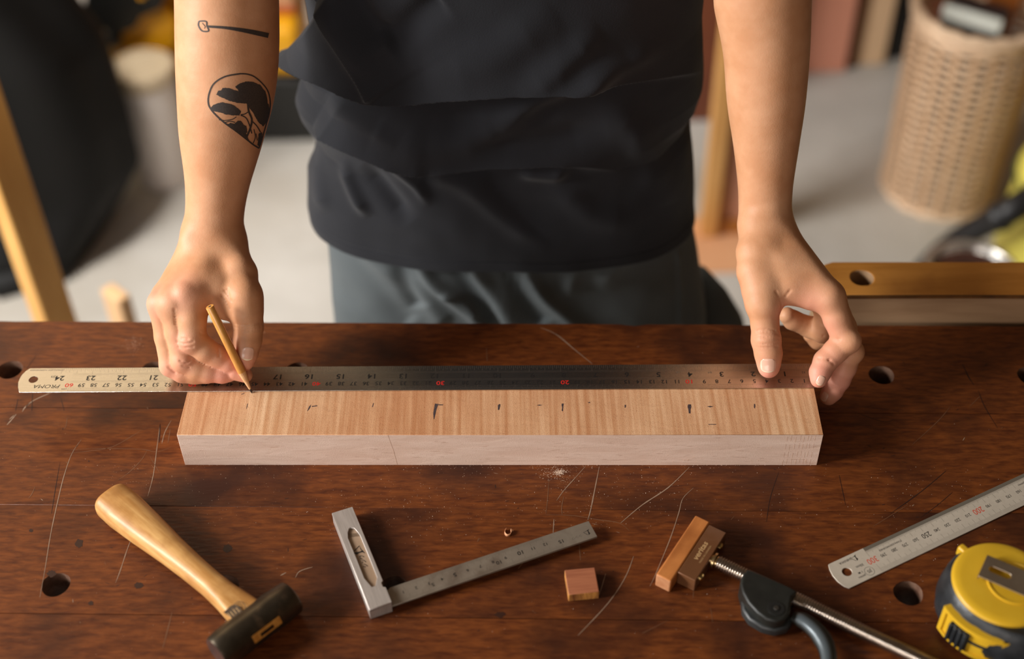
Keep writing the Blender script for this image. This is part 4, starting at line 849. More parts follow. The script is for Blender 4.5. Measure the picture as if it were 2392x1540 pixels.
# tattoos: ink lying in the skin of the forearm
m_ink = noisy('tattoo_ink', srgb(44, 38, 36), srgb(66, 54, 48), 900, rough=.55, lo=.3, hi=.7)
def zT(x, y): return 380+x/3.079, y/3.079
def decal(mb, poly=None, stroke=None, w=None, step=5.0):
    if stroke is not None:
        pts = [Vector((x, y, 0)) for x, y in stroke]; pts = smoothline(pts, 7); n = len(pts); g = []
        for i, p in enumerate(pts):
            t = (pts[min(i+1, n-1)]-pts[max(i-1, 0)]).normalized(); b_ = Vector((-t.y, t.x, 0)); ww = (w if not hasattr(w, '__len__') else float(np.interp(i/(n-1), np.linspace(0, 1, len(w)), w)))/2
            g += [p-b_*ww, p+b_*ww]
        V2 = [(p.x, p.y) for p in g]; F2 = [(2*i, 2*i+2, 2*i+3, 2*i+1) for i in range(n-1)]
    else:
        rough = []
        for i in range(len(poly)):
            a, b_ = Vector(poly[i]), Vector(poly[(i+1) % len(poly)]); m_ = max(1, int((b_-a).length/7))
            for k in range(m_):
                p = a.lerp(b_, k/m_); rough.append((p.x+random.uniform(-2, 2), p.y+random.uniform(-2, 2)))
        xs = [p[0] for p in rough]; ys = [p[1] for p in rough]; grid = []
        def ins(p):
            c = False; j = len(rough)-1
            for i in range(len(rough)):
                if (rough[i][1] > p[1]) != (rough[j][1] > p[1]) and p[0] < (rough[j][0]-rough[i][0])*(p[1]-rough[i][1])/(rough[j][1]-rough[i][1])+rough[i][0]: c = not c
                j = i
            return c
        for x in np.arange(min(xs), max(xs), 9):
            for y in np.arange(min(ys), max(ys), 9):
                if ins((x, y)): grid.append((x, y))
        pts = [Vector(p) for p in rough+grid]; r = delaunay_2d_cdt(pts, [(i, (i+1) % len(rough)) for i in range(len(rough))], [], 0, 1e-6)
        V2 = [(p.x, p.y) for p in r[0]]; F2 = [tuple(f) for f in r[2] if ins((sum(V2[i][0] for i in f)/3, sum(V2[i][1] for i in f)/3))]
    out = []; ok = []
    for x, y in V2:
        h_ = cast(*zT(x, y))
        if h_[0] is None or h_[0].z < .1: ok.append(False); out.append(Vector((0, 0, 0)))
        else: ok.append(True); out.append(h_[0]+h_[1]*.00022)
    F2 = [f for f in F2 if all(ok[i] for i in f) and max((out[f[i]]-out[f[i-1]]).length for i in range(len(f))) < .02]
    mb.add(out, F2)
tt = MB()
decal(tt, stroke=[(560,530),(450,550),(370,600),(335,670),(328,740),(350,790),(400,845),(460,895),(530,945),(600,1000),(650,1040),(692,1066)], w=11)
decal(tt, stroke=[(560,530),(610,534),(660,553),(715,600),(755,655),(772,730),(765,820),(742,900),(722,970),(705,1030),(692,1066)], w=[10, 9, 8, 7])
decal(tt, poly=[(520,622),(560,598),(600,585),(650,588),(700,612),(735,655),(752,710),(757,755),(735,745),(700,760),(640,768),(600,745),(540,742),(480,725),(430,705),(385,680),(400,655),(420,650),(430,632),(480,632),(512,648),(548,655)])
decal(tt, poly=[(345,775),(365,755),(400,740),(430,735),(470,745),(510,755),(540,780),(565,800),(550,830),(500,830),(450,822),(400,805),(365,800)])
decal(tt, poly=[(600,742),(660,752),(735,740),(762,748),(764,800),(748,878),(722,908),(692,884),(664,838),(636,792)])
decal(tt, poly=[(462,898),(490,882),(512,892),(540,866),(566,872),(580,896),(600,905),(608,950),(600,962),(622,1012),(590,992),(530,950)])
decal(tt, poly=[(690,960),(714,950),(711,1000),(694,1058),(680,1040)])
for s_, w in (([(612,745),(618,800),(640,860),(628,925),(600,990)], 14), ([(560,828),(600,850),(625,905),(640,960)], 8), ([(640,870),(675,905),(702,950)], 8), ([(620,800),(590,820),(560,825)], 7), ([(405,862),(450,866),(500,858),(530,840)], 6), ([(440,885),(480,872),(520,880)], 6), ([(655,930),(665,985),(650,1030)], 6), ([(670,960),(680,1010)], 5)): decal(tt, stroke=s_, w=w)
tt.build('tree_tattoo', m_ink, body, smooth=180, weld=False)
tt = MB()
decal(tt, stroke=[(318,190),(440,198),(560,215),(660,234),(760,256)], w=[16, 20, 28, 34, 36])
decal(tt, stroke=[(262,152),(312,154),(318,186),(330,222),(284,222),(258,184),(262,152)], w=10); decal(tt, stroke=[(285,165),(305,190),(300,205)], w=5)
tt.build('brush_tattoo', m_ink, body, smooth=180, weld=False)
# hair, eyes
mh = MB(); vs = []; n = 40
for i in range(16):
    ph = PI/2*(1-i/15*1.18)
    for k in range(n):
        t = 2*PI*k/n; fr_ = max(0, -math.sin(t)); z_ = .098*math.sin(ph)+.012*noise.noise(Vector((math.cos(t)*3, math.sin(t)*3, ph*3)))
        if ph < .35: z_ += fr_*.045*(.35-ph)
        vs.append((.093*math.cos(ph)*math.cos(t), 1.015+.100*math.cos(ph)*math.sin(t)+(.0), .765+z_))
mh.add(vs, [(i*n+k, (i+1)*n+k, (i+1)*n+(k+1) % n, i*n+(k+1) % n) for i in range(15) for k in range(n)]+[tuple(range(n))[::-1]])
mh.build('hair', noisy('black_hair', srgb(18, 15, 13), srgb(34, 28, 24), 80, (1, 1, .2), rough=.4), body, smooth=180)
for s_ in (-1, 1):
    MB().lathe([(0, -.011), (.008, -.008), (.011, 0), (.008, .008), (0, .011)], (s_*.033, .914, .744), 20, (0, -1, 0)).build('eye', base_mat('eye', srgb(225, 220, 212), .2), body, smooth=180)
# ------------------------------------------------------------------ shirt
def interp_sil(lst, y):
    q = [PY(u, v, y) for u, v in lst]; q.sort(key=lambda p: p.z); return np.array([p.z for p in q]), np.array([p.x for p in q])
YC = 1.05
Lz, Lx = interp_sil([(722,0),(727,30),(725,72),(712,100),(705,118),(712,138),(716,155),(700,185),(694,205),(703,232),(724,262),(741,288),(738,330),(727,395),(720,460),(723,482)], YC)
Rz, Rx = interp_sil([(1636,0),(1641,100),(1638,170),(1626,212),(1612,232),(1602,252),(1612,280),(1618,340),(1622,470),(1612,545)], YC)
HEM = -.0185
def segdist(U, Vv, poly, far=420):
    """signed distance (positive above the drawn line) and position along a smoothed polyline; far points are skipped"""
    q = [(p.x, p.y) for p in smoothline([Vector((x, y, 0)) for x, y in poly], 5)]
    xs = [p[0] for p in q]; ys = [p[1] for p in q]
    M = (U > min(xs)-far) & (U < max(xs)+far) & (Vv > min(ys)-far) & (Vv < max(ys)+far); u = U[M]; v = Vv[M]
    best = np.full(u.shape, 1e9); sg = np.ones(u.shape); along = np.zeros(u.shape); tot = 0
    for (x0, y0), (x1, y1) in zip(q[:-1], q[1:]):
        dx, dy = x1-x0, y1-y0; l2 = dx*dx+dy*dy+1e-9; t = np.clip(((u-x0)*dx+(v-y0)*dy)/l2, 0, 1); d = np.hypot(u-x0-t*dx, v-y0-t*dy); m = d < best
        best = np.where(m, d, best); sg = np.where(m, np.where((u-x0)*dy-(v-y0)*dx >= 0, 1, -1), sg); along = np.where(m, tot+t*math.sqrt(l2), along); tot += math.sqrt(l2)
    D_ = np.full(U.shape, 1e6); A_ = np.zeros(U.shape); D_[M] = best*sg; A_[M] = along/tot
    return D_, A_
def fadeat(t, a=.15, b=.15): return np.clip(t/a, 0, 1)*np.clip((1-t)/b, 0, 1)
def overhang(U, Vv, poly, amp, reach, sharp=5, fa=.1, fb=.1, fade=True):
    d, t = segdist(U, Vv, poly); w = fadeat(t, fa, fb) if fade else 1
    return amp*w*np.where(d > 0, np.exp(-np.minimum(np.abs(d)/reach, 60)), np.exp(-np.minimum(np.abs(d)/sharp, 60)))
def ridge(U, Vv, poly, amp, width, fa=.25, fb=.25):
    d, t = segdist(U, Vv, poly); return amp*fadeat(t, fa, fb)*np.exp(-np.minimum((d/width)**2, 60))
def rnoise(A, sc, amp, seed=0):
    return np.array([noise.noise(Vector((p[0]*sc+seed, p[1]*sc, p[2]*sc))) for p in A])*amp
nt, nz = 600, 330
TH = np.linspace(-PI, PI, nt, endpoint=False); TH = TH + .38*np.sin(TH)       # theta = 0 faces the camera; more columns there
zz = np.concatenate([np.linspace(HEM, .30, 420), np.linspace(.303, .615, 60)])
nz = len(zz); T_, Z_ = np.meshgrid(TH, zz)
sx = np.sin(T_); cy = np.cos(T_); e = 2.35
ux = np.sign(sx)*np.abs(sx)**(2/e); uy = np.sign(cy)*np.abs(cy)**(2/e)
Lw = -np.interp(Z_, Lz, Lx); Rw = np.interp(Z_, Rz, Rx)
up_ = np.clip((Z_-.27)/.20, 0, 1); Lw = Lw*(1-up_)+.185*up_; Rw = Rw*(1-up_)+.185*up_
nk = np.clip((Z_-.50)/.115, 0, 1); kk = np.sqrt(np.clip(1-nk**2*.90, 0, 1)); Lw = Lw*kk; Rw = Rw*kk
dep = (.100-.006*np.clip(Z_/.3, 0, 1))*(1-.40*nk)
ycn = YC-.05*np.clip(Z_, 0, .5)
Xs = np.where(ux < 0, ux*Lw, ux*Rw); Ys = ycn-uy*dep; Zs = Z_-.012*np.clip(sx, 0, 1)*np.clip(1-(Z_-HEM)/.1, 0, 1)
A = np.stack([Xs, Ys, Zs], -1).reshape(-1, 3); UV = pix(A); U = UV[:, 0]; Vv = UV[:, 1]; front = (cy.reshape(-1) > -.1)
D = np.zeros(len(A))
D += overhang(U, Vv, [(690,128),(727,145),(800,176),(880,206),(960,210),(1060,197),(1200,186),(1400,176),(1640,168)], .019, 120, 6, .02, .35)
D += overhang(U, Vv, [(735,288),(800,322),(860,350),(930,374),(1000,388),(1080,378),(1180,371),(1320,378),(1450,400)], .012, 60, 6, .05, .35)
D += overhang(U, Vv, [(740,-20),(780,45),(830,112),(870,170),(893,207)], .0050, 60, 7, .05, .05)
D += ridge(U, Vv, [(820,-30),(870,40),(912,88)], -.007, 26, .1, .2); D += ridge(U, Vv, [(912,88),(960,50),(1030,-10)], -.006, 34, .1, .1)
D += ridge(U, Vv, [(760,-10),(840,90),(900,150)], .003, 22)
D += ridge(U, Vv, [(1000,150),(1150,110),(1300,20)], .004, 45); D += ridge(U, Vv, [(1160,290),(1240,230),(1330,190),(1450,110)], .006, 26); D += ridge(U, Vv, [(1210,190),(1290,140),(1400,60)], .004, 28)
D += ridge(U, Vv, [(1300,180),(1400,150),(1550,90)], .003, 22)
D += ridge(U, Vv, [(880,300),(1010,330),(1150,290),(1220,240)], .006, 38); D += ridge(U, Vv, [(760,220),(840,270),(940,320)], .004, 22); D += ridge(U, Vv, [(1100,330),(1250,330),(1420,300)], -.004, 30)
D += overhang(U, Vv, [(985,392),(1060,396),(1140,404),(1158,440),(1215,505),(1300,575)], -.004, 34, 26, .05, .2)
D += ridge(U, Vv, [(1000,400),(1090,430),(1200,520),(1290,570)], .0045, 26, .1, .2)
D += ridge(U, Vv, [(800,370),(825,440),(860,510)], .0045, 14); D += ridge(U, Vv, [(850,380),(900,440),(960,520)], -.004, 20); D += ridge(U, Vv, [(900,370),(975,430),(1005,480)], .004, 13); D += ridge(U, Vv, [(1280,420),(1380,500),(1500,520)], .003, 30)
D += ridge(U, Vv, [(1200,395),(1290,405),(1330,385)], .005, 16); D += ridge(U, Vv, [(1400,230),(1500,330),(1560,480)], .004, 40); D += ridge(U, Vv, [(735,350),(745,430),(760,500)], .003, 16)
hm = np.clip(1-np.abs((Z_.reshape(-1)-(HEM+.0125))/.0008), 0, 1); D -= .0009*hm                  # the stitched line of the hem
D *= 1.35
D += rnoise(A, 14, .0030) + rnoise(A, 40, .0008, 7)
D *= np.where(front, 1, .3)
nrm = np.stack([ux*.55, -uy, np.zeros_like(ux)], -1).reshape(-1, 3); nrm /= np.maximum(np.linalg.norm(nrm, axis=1), 1e-6)[:, None]
A = A + nrm*D[:, None]
fs = []
ii, jj = np.meshgrid(np.arange(nz-1), np.arange(nt), indexing='ij'); j2 = (jj+1) % nt
Fq = np.stack([ii*nt+jj, ii*nt+j2, (ii+1)*nt+j2, (ii+1)*nt+jj], -1).reshape(-1, 4)
def cloth_mat(name, c1, c2, sheen=.0, rough=.85):
    m = noisy(name, c1, c2, 7, rough=rough, spec=.22, bump=.00018, bscale=700, detail=4); nodes(m)[2].inputs['Sheen Weight'].default_value = sheen; nodes(m)[2].inputs['Sheen Roughness'].default_value = .5; return m
m_shirt = cloth_mat('black_cotton', srgb(29, 30, 34), srgb(36, 37, 42), .10); m_pants = cloth_mat('dark_grey_twill', srgb(84, 90, 92), srgb(94, 100, 102), .05)
def arrmesh(name, A, Fq, mat, parent, solid=0):
    me = bpy.data.meshes.new(name); me.from_pydata((np.asarray(A)-np.array(ORG[parent.name])).tolist(), [], Fq.tolist() if hasattr(Fq, 'tolist') else Fq); me.materials.append(mat); me.shade_smooth()
    o = bpy.data.objects.new(name, me); C.objects.link(o); o.parent = parent; ORG[o.name] = ORG[parent.name]
    if solid: md = o.modifiers.new('thick', 'SOLIDIFY'); md.thickness = solid; md.offset = -1
    return o
shirt = arrmesh('t_shirt', A, Fq, m_shirt, body, .0012)
for sh_, el_, nm in ((shA, elbA, -1), (shB, elbB, 1)):
    d = (el_-sh_); mb = MB(); mb.tube([sh_+Vector((-nm*.05, 0, .015)), sh_, sh_+d*.30, sh_+d*.62], [.066, .066, .061, .063], 40, caps=False); mb.build('sleeve', m_shirt, shirt, smooth=180)
# ------------------------------------------------------------------ trousers
YP = 1.055
Lz, Lx = interp_sil([(752,430),(762,520),(767,560),(773,620),(777,690),(780,755),(785,850),(795,1000)], YP)
Rz, Rx = interp_sil([(1600,430),(1614,500),(1622,545),(1631,600),(1638,650),(1646,690),(1650,755),(1655,850),(1660,1000)], YP)
nt = 420; TH = np.linspace(-PI, PI, nt, endpoint=False); TH = TH+.38*np.sin(TH); zz = np.linspace(-.30, .10, 200); nz = len(zz); T_, Z_ = np.meshgrid(TH, zz)
sx = np.sin(T_); cy = np.cos(T_); ux = np.sign(sx)*np.abs(sx)**(2/e); uy = np.sign(cy)*np.abs(cy)**(2/e)
Lw = -np.interp(Z_, Lz, Lx)-.004*np.clip(Z_*20, 0, 1)-.02*np.clip(Z_/.1, 0, 1); Rw = np.interp(Z_, Rz, Rx)-.02*np.clip(Z_/.1, 0, 1)
Xs = np.where(ux < 0, ux*Lw, ux*Rw); Ys = YP-uy*(.094-.03*np.clip(Z_/.1, 0, 1)); A = np.stack([Xs, Ys, Z_], -1).reshape(-1, 3); UV = pix(A); U, Vv = UV[:, 0], UV[:, 1]; D = np.zeros(len(A))
D += ridge(U, Vv, [(960,570),(1000,640),(1050,690),(1140,770)], .008, 15, .05, .02); D += ridge(U, Vv, [(1010,560),(1060,620),(1130,700),(1170,780)], -.009, 20, .05, .02)
D += ridge(U, Vv, [(1080,580),(1120,660),(1160,720),(1200,780)], .009, 22, .05, .02); D += ridge(U, Vv, [(1215,600),(1260,680),(1310,730),(1380,790)], .008, 16, .1, .02); D += ridge(U, Vv, [(1180,600),(1220,690),(1270,760)], -.007, 20, .1, .02)
D += ridge(U, Vv, [(860,520),(870,600),(960,660),(1040,760)], .005, 22, .1, .05); D += ridge(U, Vv, [(930,560),(945,640),(980,720)], -.006, 20, .1, .05); D += ridge(U, Vv, [(1500,570),(1430,620),(1400,680)], .007, 26); D += ridge(U, Vv, [(1380,590),(1340,640),(1330,700)], .004, 18)
D += ridge(U, Vv, [(800,540),(830,600),(900,690),(960,760)], -.004, 26, .1, .05); D += ridge(U, Vv, [(1585,580),(1588,660),(1590,760)], .003, 6, .1, .02); D += ridge(U, Vv, [(1030,680),(1080,695),(1120,740)], .004, 8, .1, .1)
D += rnoise(A, 12, .004, 3)+rnoise(A, 35, .001, 9)
nrm = np.stack([ux*.55, -uy, 0*ux], -1).reshape(-1, 3); nrm /= np.maximum(np.linalg.norm(nrm, axis=1), 1e-6)[:, None]; A = A+nrm*D[:, None]
ii, jj = np.meshgrid(np.arange(nz-1), np.arange(nt), indexing='ij'); j2 = (jj+1) % nt
Fq = np.stack([ii*nt+jj, ii*nt+j2, (ii+1)*nt+j2, (ii+1)*nt+jj], -1).reshape(-1, 4)
pants = arrmesh('trousers', A, Fq, m_pants, body)
mb = MB()
for s_ in (-1, 1): mb.tube([(s_*.092, 1.06, -.22), (s_*.100, 1.065, -.32), (s_*.105, 1.08, -.50), (s_*.108, 1.10, -.70), (s_*.108, 1.115, -.845)], [.088, .082, .072, .066, .070], 40)
mb.build('trouser_legs', m_pants, pants, smooth=60)
# the loose seat and pocket of the trousers bulging behind the hip
mb = MB(); mb.tube([PY(1625, 640, 1.12), PY(1640, 700, 1.12), PY(1655, 760, 1.12), PY(1668, 860, 1.13)], [.014, .030, .040, .045], 28); mb.build('pocket_bulge', m_pants, pants, smooth=180)
for s_ in (-1, 1):
    MB().tube([(s_*.11, 1.15, -.828), (s_*.11, 1.10, -.818), (s_*.112, 1.02, -.828), (s_*.114, .95, -.838), (s_*.115, .925, -.842)], [.026, .040, .038, .028, .012], 24, el=[(.8, 1)]*5, upv=(0, 0, 1)).build('shoe', base_mat('shoe_leather', srgb(40, 34, 30), .4), body, smooth=180)
# ------------------------------------------------------------------ behind the bench
def G(u, v): return P(u, v, FL)
m_oak = noisy('ochre_pine', srgb(206, 148, 70), srgb(224, 170, 92), 6, (6, 6, 1), rough=.5)
# tall square post on the left
pc = P(105, 740, -.40); 
def square_post(name, label, u_l, u_m, u_r, v, zt, y_z, mat, cat, group=None, ztop=.6):
    a, m_, c = P(u_l, v, y_z), P(u_m, v, y_z), P(u_r, v, y_z)
    d1 = a-m_; d2 = c-m_
    a = m_+Vector((d1.x, abs(d1.x)*.9, 0)); c = m_+Vector((d2.x, abs(d2.x)*1.0, 0))
    t = thing(name, (m_.x, m_.y, FL), label, cat, group)
    q = a+c-m_; mb = MB(); vs = [(p.x, p.y, FL) for p in (m_, c, q, a)]+[(p.x, p.y, ztop) for p in (m_, c, q, a)]
    mb.add(vs, [(0, 3, 2, 1), (4, 5, 6, 7), (0, 1, 5, 4), (1, 2, 6, 5), (2, 3, 7, 6), (3, 0, 4, 7)]); mb.build('post', mat, t, bev=.003)
    return t
tp1 = square_post('easel_post', 'tall ochre square timber post standing at the left behind the bench', 52, 104, 157, 745, 0, -.42, m_oak, 'post', ztop=.45)
c_ = ORG[tp1.name]; MB().box((c_.x-.05, c_.y+.02, FL), (c_.x+.05, c_.y+.12, FL+.05)).build('foot', m_oak, tp1, bev=.003)
tp2 = square_post('timber_stub', 'short ochre timber stub whose top just shows over the far edge of the bench', 224, 275, 300, 706, 0, -.52, noisy('stub_beech', srgb(206, 164, 118), srgb(216, 176, 132), 6, rough=.6), 'post', ztop=-.52)
# black draped thing
def blob(name, profile, mat, parent=None, seed=0, fold=.03, nfold=9, nn=96, org=None):
    """upright lump: profile rows (z, cx, cy, rx, ry) with vertical folds"""
    zs = [p[0] for p in profile]; rows = 60; vs = []
    for i in range(rows):
        z = zs[0]+(zs[-1]-zs[0])*i/(rows-1); cx, cy_, rx, ry = (float(np.interp(z, zs, [p[j] for p in profile])) for j in (1, 2, 3, 4))
        for k in range(nn):
            t = 2*PI*k/nn; f = 1+fold*math.sin(nfold*t+1.5*math.sin(z*6+seed)+seed)+fold*.7*noise.noise(Vector((math.cos(t)*2, math.sin(t)*2, z*4+seed)))
            vs.append((cx+rx*f*math.cos(t), cy_+ry*f*math.sin(t), z))
    fs = [(i*nn+k, i*nn+(k+1) % nn, (i+1)*nn+(k+1) % nn, (i+1)*nn+k) for i in range(rows-1) for k in range(nn)]+[tuple(range(nn))[::-1], tuple((rows-1)*nn+k for k in range(nn))]
    return MB().add(vs, fs)
m_blk = noisy('black_vinyl', srgb(8, 8, 7), srgb(13, 12, 11), 5, rough=.6, spec=.2, bump=.002, bscale=12)
bb = thing('garment_bag', G(60, 600), 'big black draped bag standing on the floor at the far left', 'bag')
b0 = G(140, 670); 
blob('x', [(FL, -.905, 2.03, .112, .165), (FL+.05, -.90, 2.03, .145, .170), (FL+.14, -.895, 2.05, .200, .150), (FL+.25, -.90, 2.05, .205, .145), (FL+.40, -.905, 2.06, .200, .145), (FL+.50, -.95, 2.07, .200, .14), (FL+.62, -.99, 2.08, .18, .14), (FL+.8, -1.03, 2.09, .16, .13), (FL+.95, -1.05, 2.1, .13, .11), (FL+1.0, -1.05, 2.1, .05, .05)], m_blk, None, 2, .035, 7).build('bag_body', m_blk, bb, smooth=180)
mb = MB(); mb.tube([(-1.02, 1.93, FL+.02), (-.93, 1.86, FL+.018), (-.84, 1.90, FL+.02), (-.80, 1.99, FL+.025)], [.02, .03, .03, .02], 16); mb.build('hem_roll', m_blk, bb, smooth=180)
sg = thing('pale_board', PY(-30, 200, 2.5), 'pale board leaning behind the black bag at the left edge', 'board')
pb = PY(0, 60, 2.45); mb = MB().box((pb.x-.35, 2.45, FL), (pb.x+.012, 2.47, pb.z+.05)); mb.build('board', noisy('pale_paint', srgb(190, 188, 170), srgb(204, 202, 184), 3, rough=.6), sg, bev=.002)
# white bucket
bk0 = G(388, 420); rbk = .057; bc = Vector((bk0.x, bk0.y+rbk*.3, FL)); topz = PY(330, 152, bc.y).z
bk = thing('white_canister', bc, 'tall white plastic canister on the floor left of the tattooed forearm', 'canister')
hh = topz-FL; m_wp = noisy('white_plastic', srgb(222, 214, 208), srgb(232, 224, 218), 4, rough=.5)
MB().lathe([(0, 0), (rbk*.92, 0), (rbk*.96, .01), (rbk, hh-.03), (rbk, hh-.025)], bc, 48).build('tub', m_wp, bk, smooth=40)
MB().lathe([(rbk*1.03, hh-.028), (rbk*1.06, hh-.024), (rbk*1.06, hh-.004), (rbk*1.02, hh), (rbk*.94, hh), (rbk*.92, hh-.006), (0, hh-.006)], bc, 48).build('lid', noisy('cream_lid', srgb(198, 180, 150), srgb(208, 190, 160), 4, rough=.5), bk, smooth=40)
# yellow machine
ym = thing('yellow_machine', (-.55, 2.40, FL), 'yellow power machine on a black base behind the tattooed forearm', 'machine')
m_y2 = noisy('machine_yellow', srgb(206, 146, 8), srgb(218, 158, 14), 4, rough=.4); m_k2 = base_mat('machine_black', srgb(16, 16, 14), .5)
xr = PY(738, 240, 2.30).x; MB().box((-.80, 2.30, FL), (xr, 2.50, FL+.150)).build('base', m_k2, ym, bev=.01)
xb = PY(700, 120, 2.31).x; MB().box((-.785, 2.31, FL+.150), (xb, 2.48, FL+.262)).build('housing', m_y2, ym, bev=.02, seg=3)
MB().tube([(-.765, 2.33, FL+.25), (-.775, 2.32, FL+.31), (-.745, 2.31, FL+.37), (-.69, 2.31, FL+.39), (-.62, 2.33, FL+.36), (-.60, 2.34, FL+.26)], [.022, .020, .020, .022, .024, .024], 16).build('handle', m_y2, ym, smooth=60)
MB().lathe([(0, 0), (.055, 0), (.062, .01), (.062, .10), (.05, .115), (0, .115)], (-.690, 2.28, FL+.285), 32, (0, 1, 0)).build('motor', m_y2, ym, smooth=40)
MB().lathe([(.03, -.012), (.052, -.01), (.052, .002), (0, .002)], (-.735, 2.27, FL+.345), 28, (0, 1, 0)).build('knob', m_k2, ym, smooth=40)
MB().tube([(-.755, 2.285, FL+.27), (-.735, 2.28, FL+.315), (-.66, 2.28, FL+.345), (-.62, 2.29, FL+.42)], .017, 12).build('hose', m_k2, ym, smooth=60)
MB().box((-.775, 2.30, FL+.235), (-.75, 2.325, FL+.275)).build('switch', base_mat('grey_switch', srgb(120, 120, 118), .5), ym, bev=.003)
MB().box((-.665, 2.305, FL+.275), (-.625, 2.36, FL+.31)).build('guard', m_k2, ym, bev=.006)
cb = thing('carton', (-.43, 2.38, FL+.262), 'cream and red carton on top of the yellow machine', 'box')
x0 = PY(652, 40, 2.36).x-.05; x1 = PY(690, 40, 2.36).x
MB().box((x0, 2.36, FL+.2622), (x1, 2.46, FL+.40)).build('box', noisy('cream_card', srgb(176, 130, 92), srgb(186, 140, 100), 5, rough=.7), cb, bev=.003)
for z0, z1, mt in ((.266, .283, srgb(160, 66, 20)), (.335, .375, srgb(172, 44, 50))): MB().box((x0-.0004, 2.3590, FL+z0), (x1+.0004, 2.3605, FL+z1)).build('red_band', base_mat('red_band', mt, .6), cb)
ws = MB()
for i in range(9):
    for k in range(9):
        a_, b2 = i/8, k/8; ws.v.append((-.93+.17*a_+.02*math.sin(b2*5), 2.62-.10*b2+.03*math.sin(a_*6), FL+.16+.42*b2+.012*math.sin(a_*9+b2*4)))
ws.f = [(i*9+k, (i+1)*9+k, (i+1)*9+k+1, i*9+k+1) for i in range(8) for k in range(8)]; ws.m = [0]*64
ow = ws.build('dust_sheet', noisy('white_sheet', srgb(196, 202, 198), srgb(210, 214, 210), 3, rough=.8), smooth=180); tag(ow, 'white crumpled sheet hanging between the black bag and the yellow machine', 'cloth'); md = ow.modifiers.new('thick', 'SOLIDIFY'); md.thickness = .004
# wooden frame standing on cardboard, right of the shirt
fz = G(1650, 556); fx = lambda u, v: PY(u, v, fz.y).x
wf = thing('wooden_frame', (fz.x+.03, fz.y, FL), 'upright ochre wooden frame on the floor between the black shirt and the right forearm', 'frame')
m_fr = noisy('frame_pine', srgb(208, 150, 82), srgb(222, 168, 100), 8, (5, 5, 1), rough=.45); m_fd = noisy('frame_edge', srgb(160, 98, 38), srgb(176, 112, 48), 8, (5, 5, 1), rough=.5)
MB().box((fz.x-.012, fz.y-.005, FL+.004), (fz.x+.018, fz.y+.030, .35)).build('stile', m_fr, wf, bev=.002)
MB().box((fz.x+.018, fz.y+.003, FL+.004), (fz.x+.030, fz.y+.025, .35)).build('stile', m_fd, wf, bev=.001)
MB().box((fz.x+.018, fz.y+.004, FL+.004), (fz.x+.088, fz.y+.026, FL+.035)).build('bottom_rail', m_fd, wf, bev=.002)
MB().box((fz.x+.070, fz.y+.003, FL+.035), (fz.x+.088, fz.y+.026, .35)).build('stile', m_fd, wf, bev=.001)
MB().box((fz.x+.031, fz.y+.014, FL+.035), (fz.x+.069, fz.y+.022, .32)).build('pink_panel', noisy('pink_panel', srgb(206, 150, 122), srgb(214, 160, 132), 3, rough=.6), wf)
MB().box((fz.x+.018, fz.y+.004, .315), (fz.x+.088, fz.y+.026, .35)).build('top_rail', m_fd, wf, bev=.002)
c0 = G(1636, 640); cs = thing('cardboard_sheet', (c0.x+.06, c0.y+.1, FL), 'salmon coloured cardboard sheet lying on the floor under the wooden frame', 'cardboard')
MB().box((c0.x-.05, c0.y, FL), (c0.x+.16, c0.y+.16, FL+.004)).build('sheet', noisy('salmon_card', srgb(206, 150, 108), srgb(214, 160, 118), 4, rough=.7), cs)
# boards standing along the back right
def board(name, label, u0, u1, v, depth, c1, c2, cat, dz=1.2, th=.03, split=None):
    a = G(u0, v); c = G(u1, v); t = thing(name, ((a.x+c.x)/2, a.y, FL), label, cat)
    m = noisy(name+'_paint', c1, c2, 4, rough=.6); MB().box((a.x, a.y, FL), (c.x, a.y+th, FL+dz)).build('board', m, t, bev=.002)
    return t, a, c
board('terracotta_board', 'wide terracotta pink board standing on edge right of the bare forearm', 1872, 1974, 170, 0, srgb(212, 142, 116), srgb(220, 152, 124), 'board')
board('walnut_board', 'narrow dark brown board between the terracotta board and the beige board', 1977, 1996, 160, 0, srgb(96, 54, 22), srgb(110, 64, 28), 'board')
board('beige_board', 'narrow beige board standing between the brown and the black boards', 1998, 2064, 152, 0, srgb(218, 182, 142), srgb(226, 190, 150), 'board')
board('black_board', 'black board standing left of the wicker basket', 2067, 2118, 138, 0, srgb(16, 15, 13), srgb(24, 22, 20), 'board')
board('red_board', 'dull red board half hidden behind the wicker basket', 2120, 2200, 128, 0, srgb(140, 64, 50), srgb(152, 72, 56), 'board')
x0 = PY(1598, 280, 2.32).x; g0 = G(1640, 283)
dkb = thing('brown_cabinet', (g0.x-.1, g0.y, FL), 'dark reddish brown cabinet glimpsed between the shirt and the wooden frame', 'cabinet')
MB().box((g0.x-.22, g0.y, FL), (g0.x+.030, g0.y+.25, FL+.55)).build('carcass', noisy('cabinet_wood', srgb(96, 48, 26), srgb(116, 60, 34), 4, rough=.5), dkb, bev=.003)
MB().box((g0.x-.22, g0.y-.004, FL+.33), (g0.x+.028, g0.y, FL+.40)).build('drawer_front', noisy('pale_drawer', srgb(158, 114, 92), srgb(166, 122, 98), 4, rough=.5), dkb)
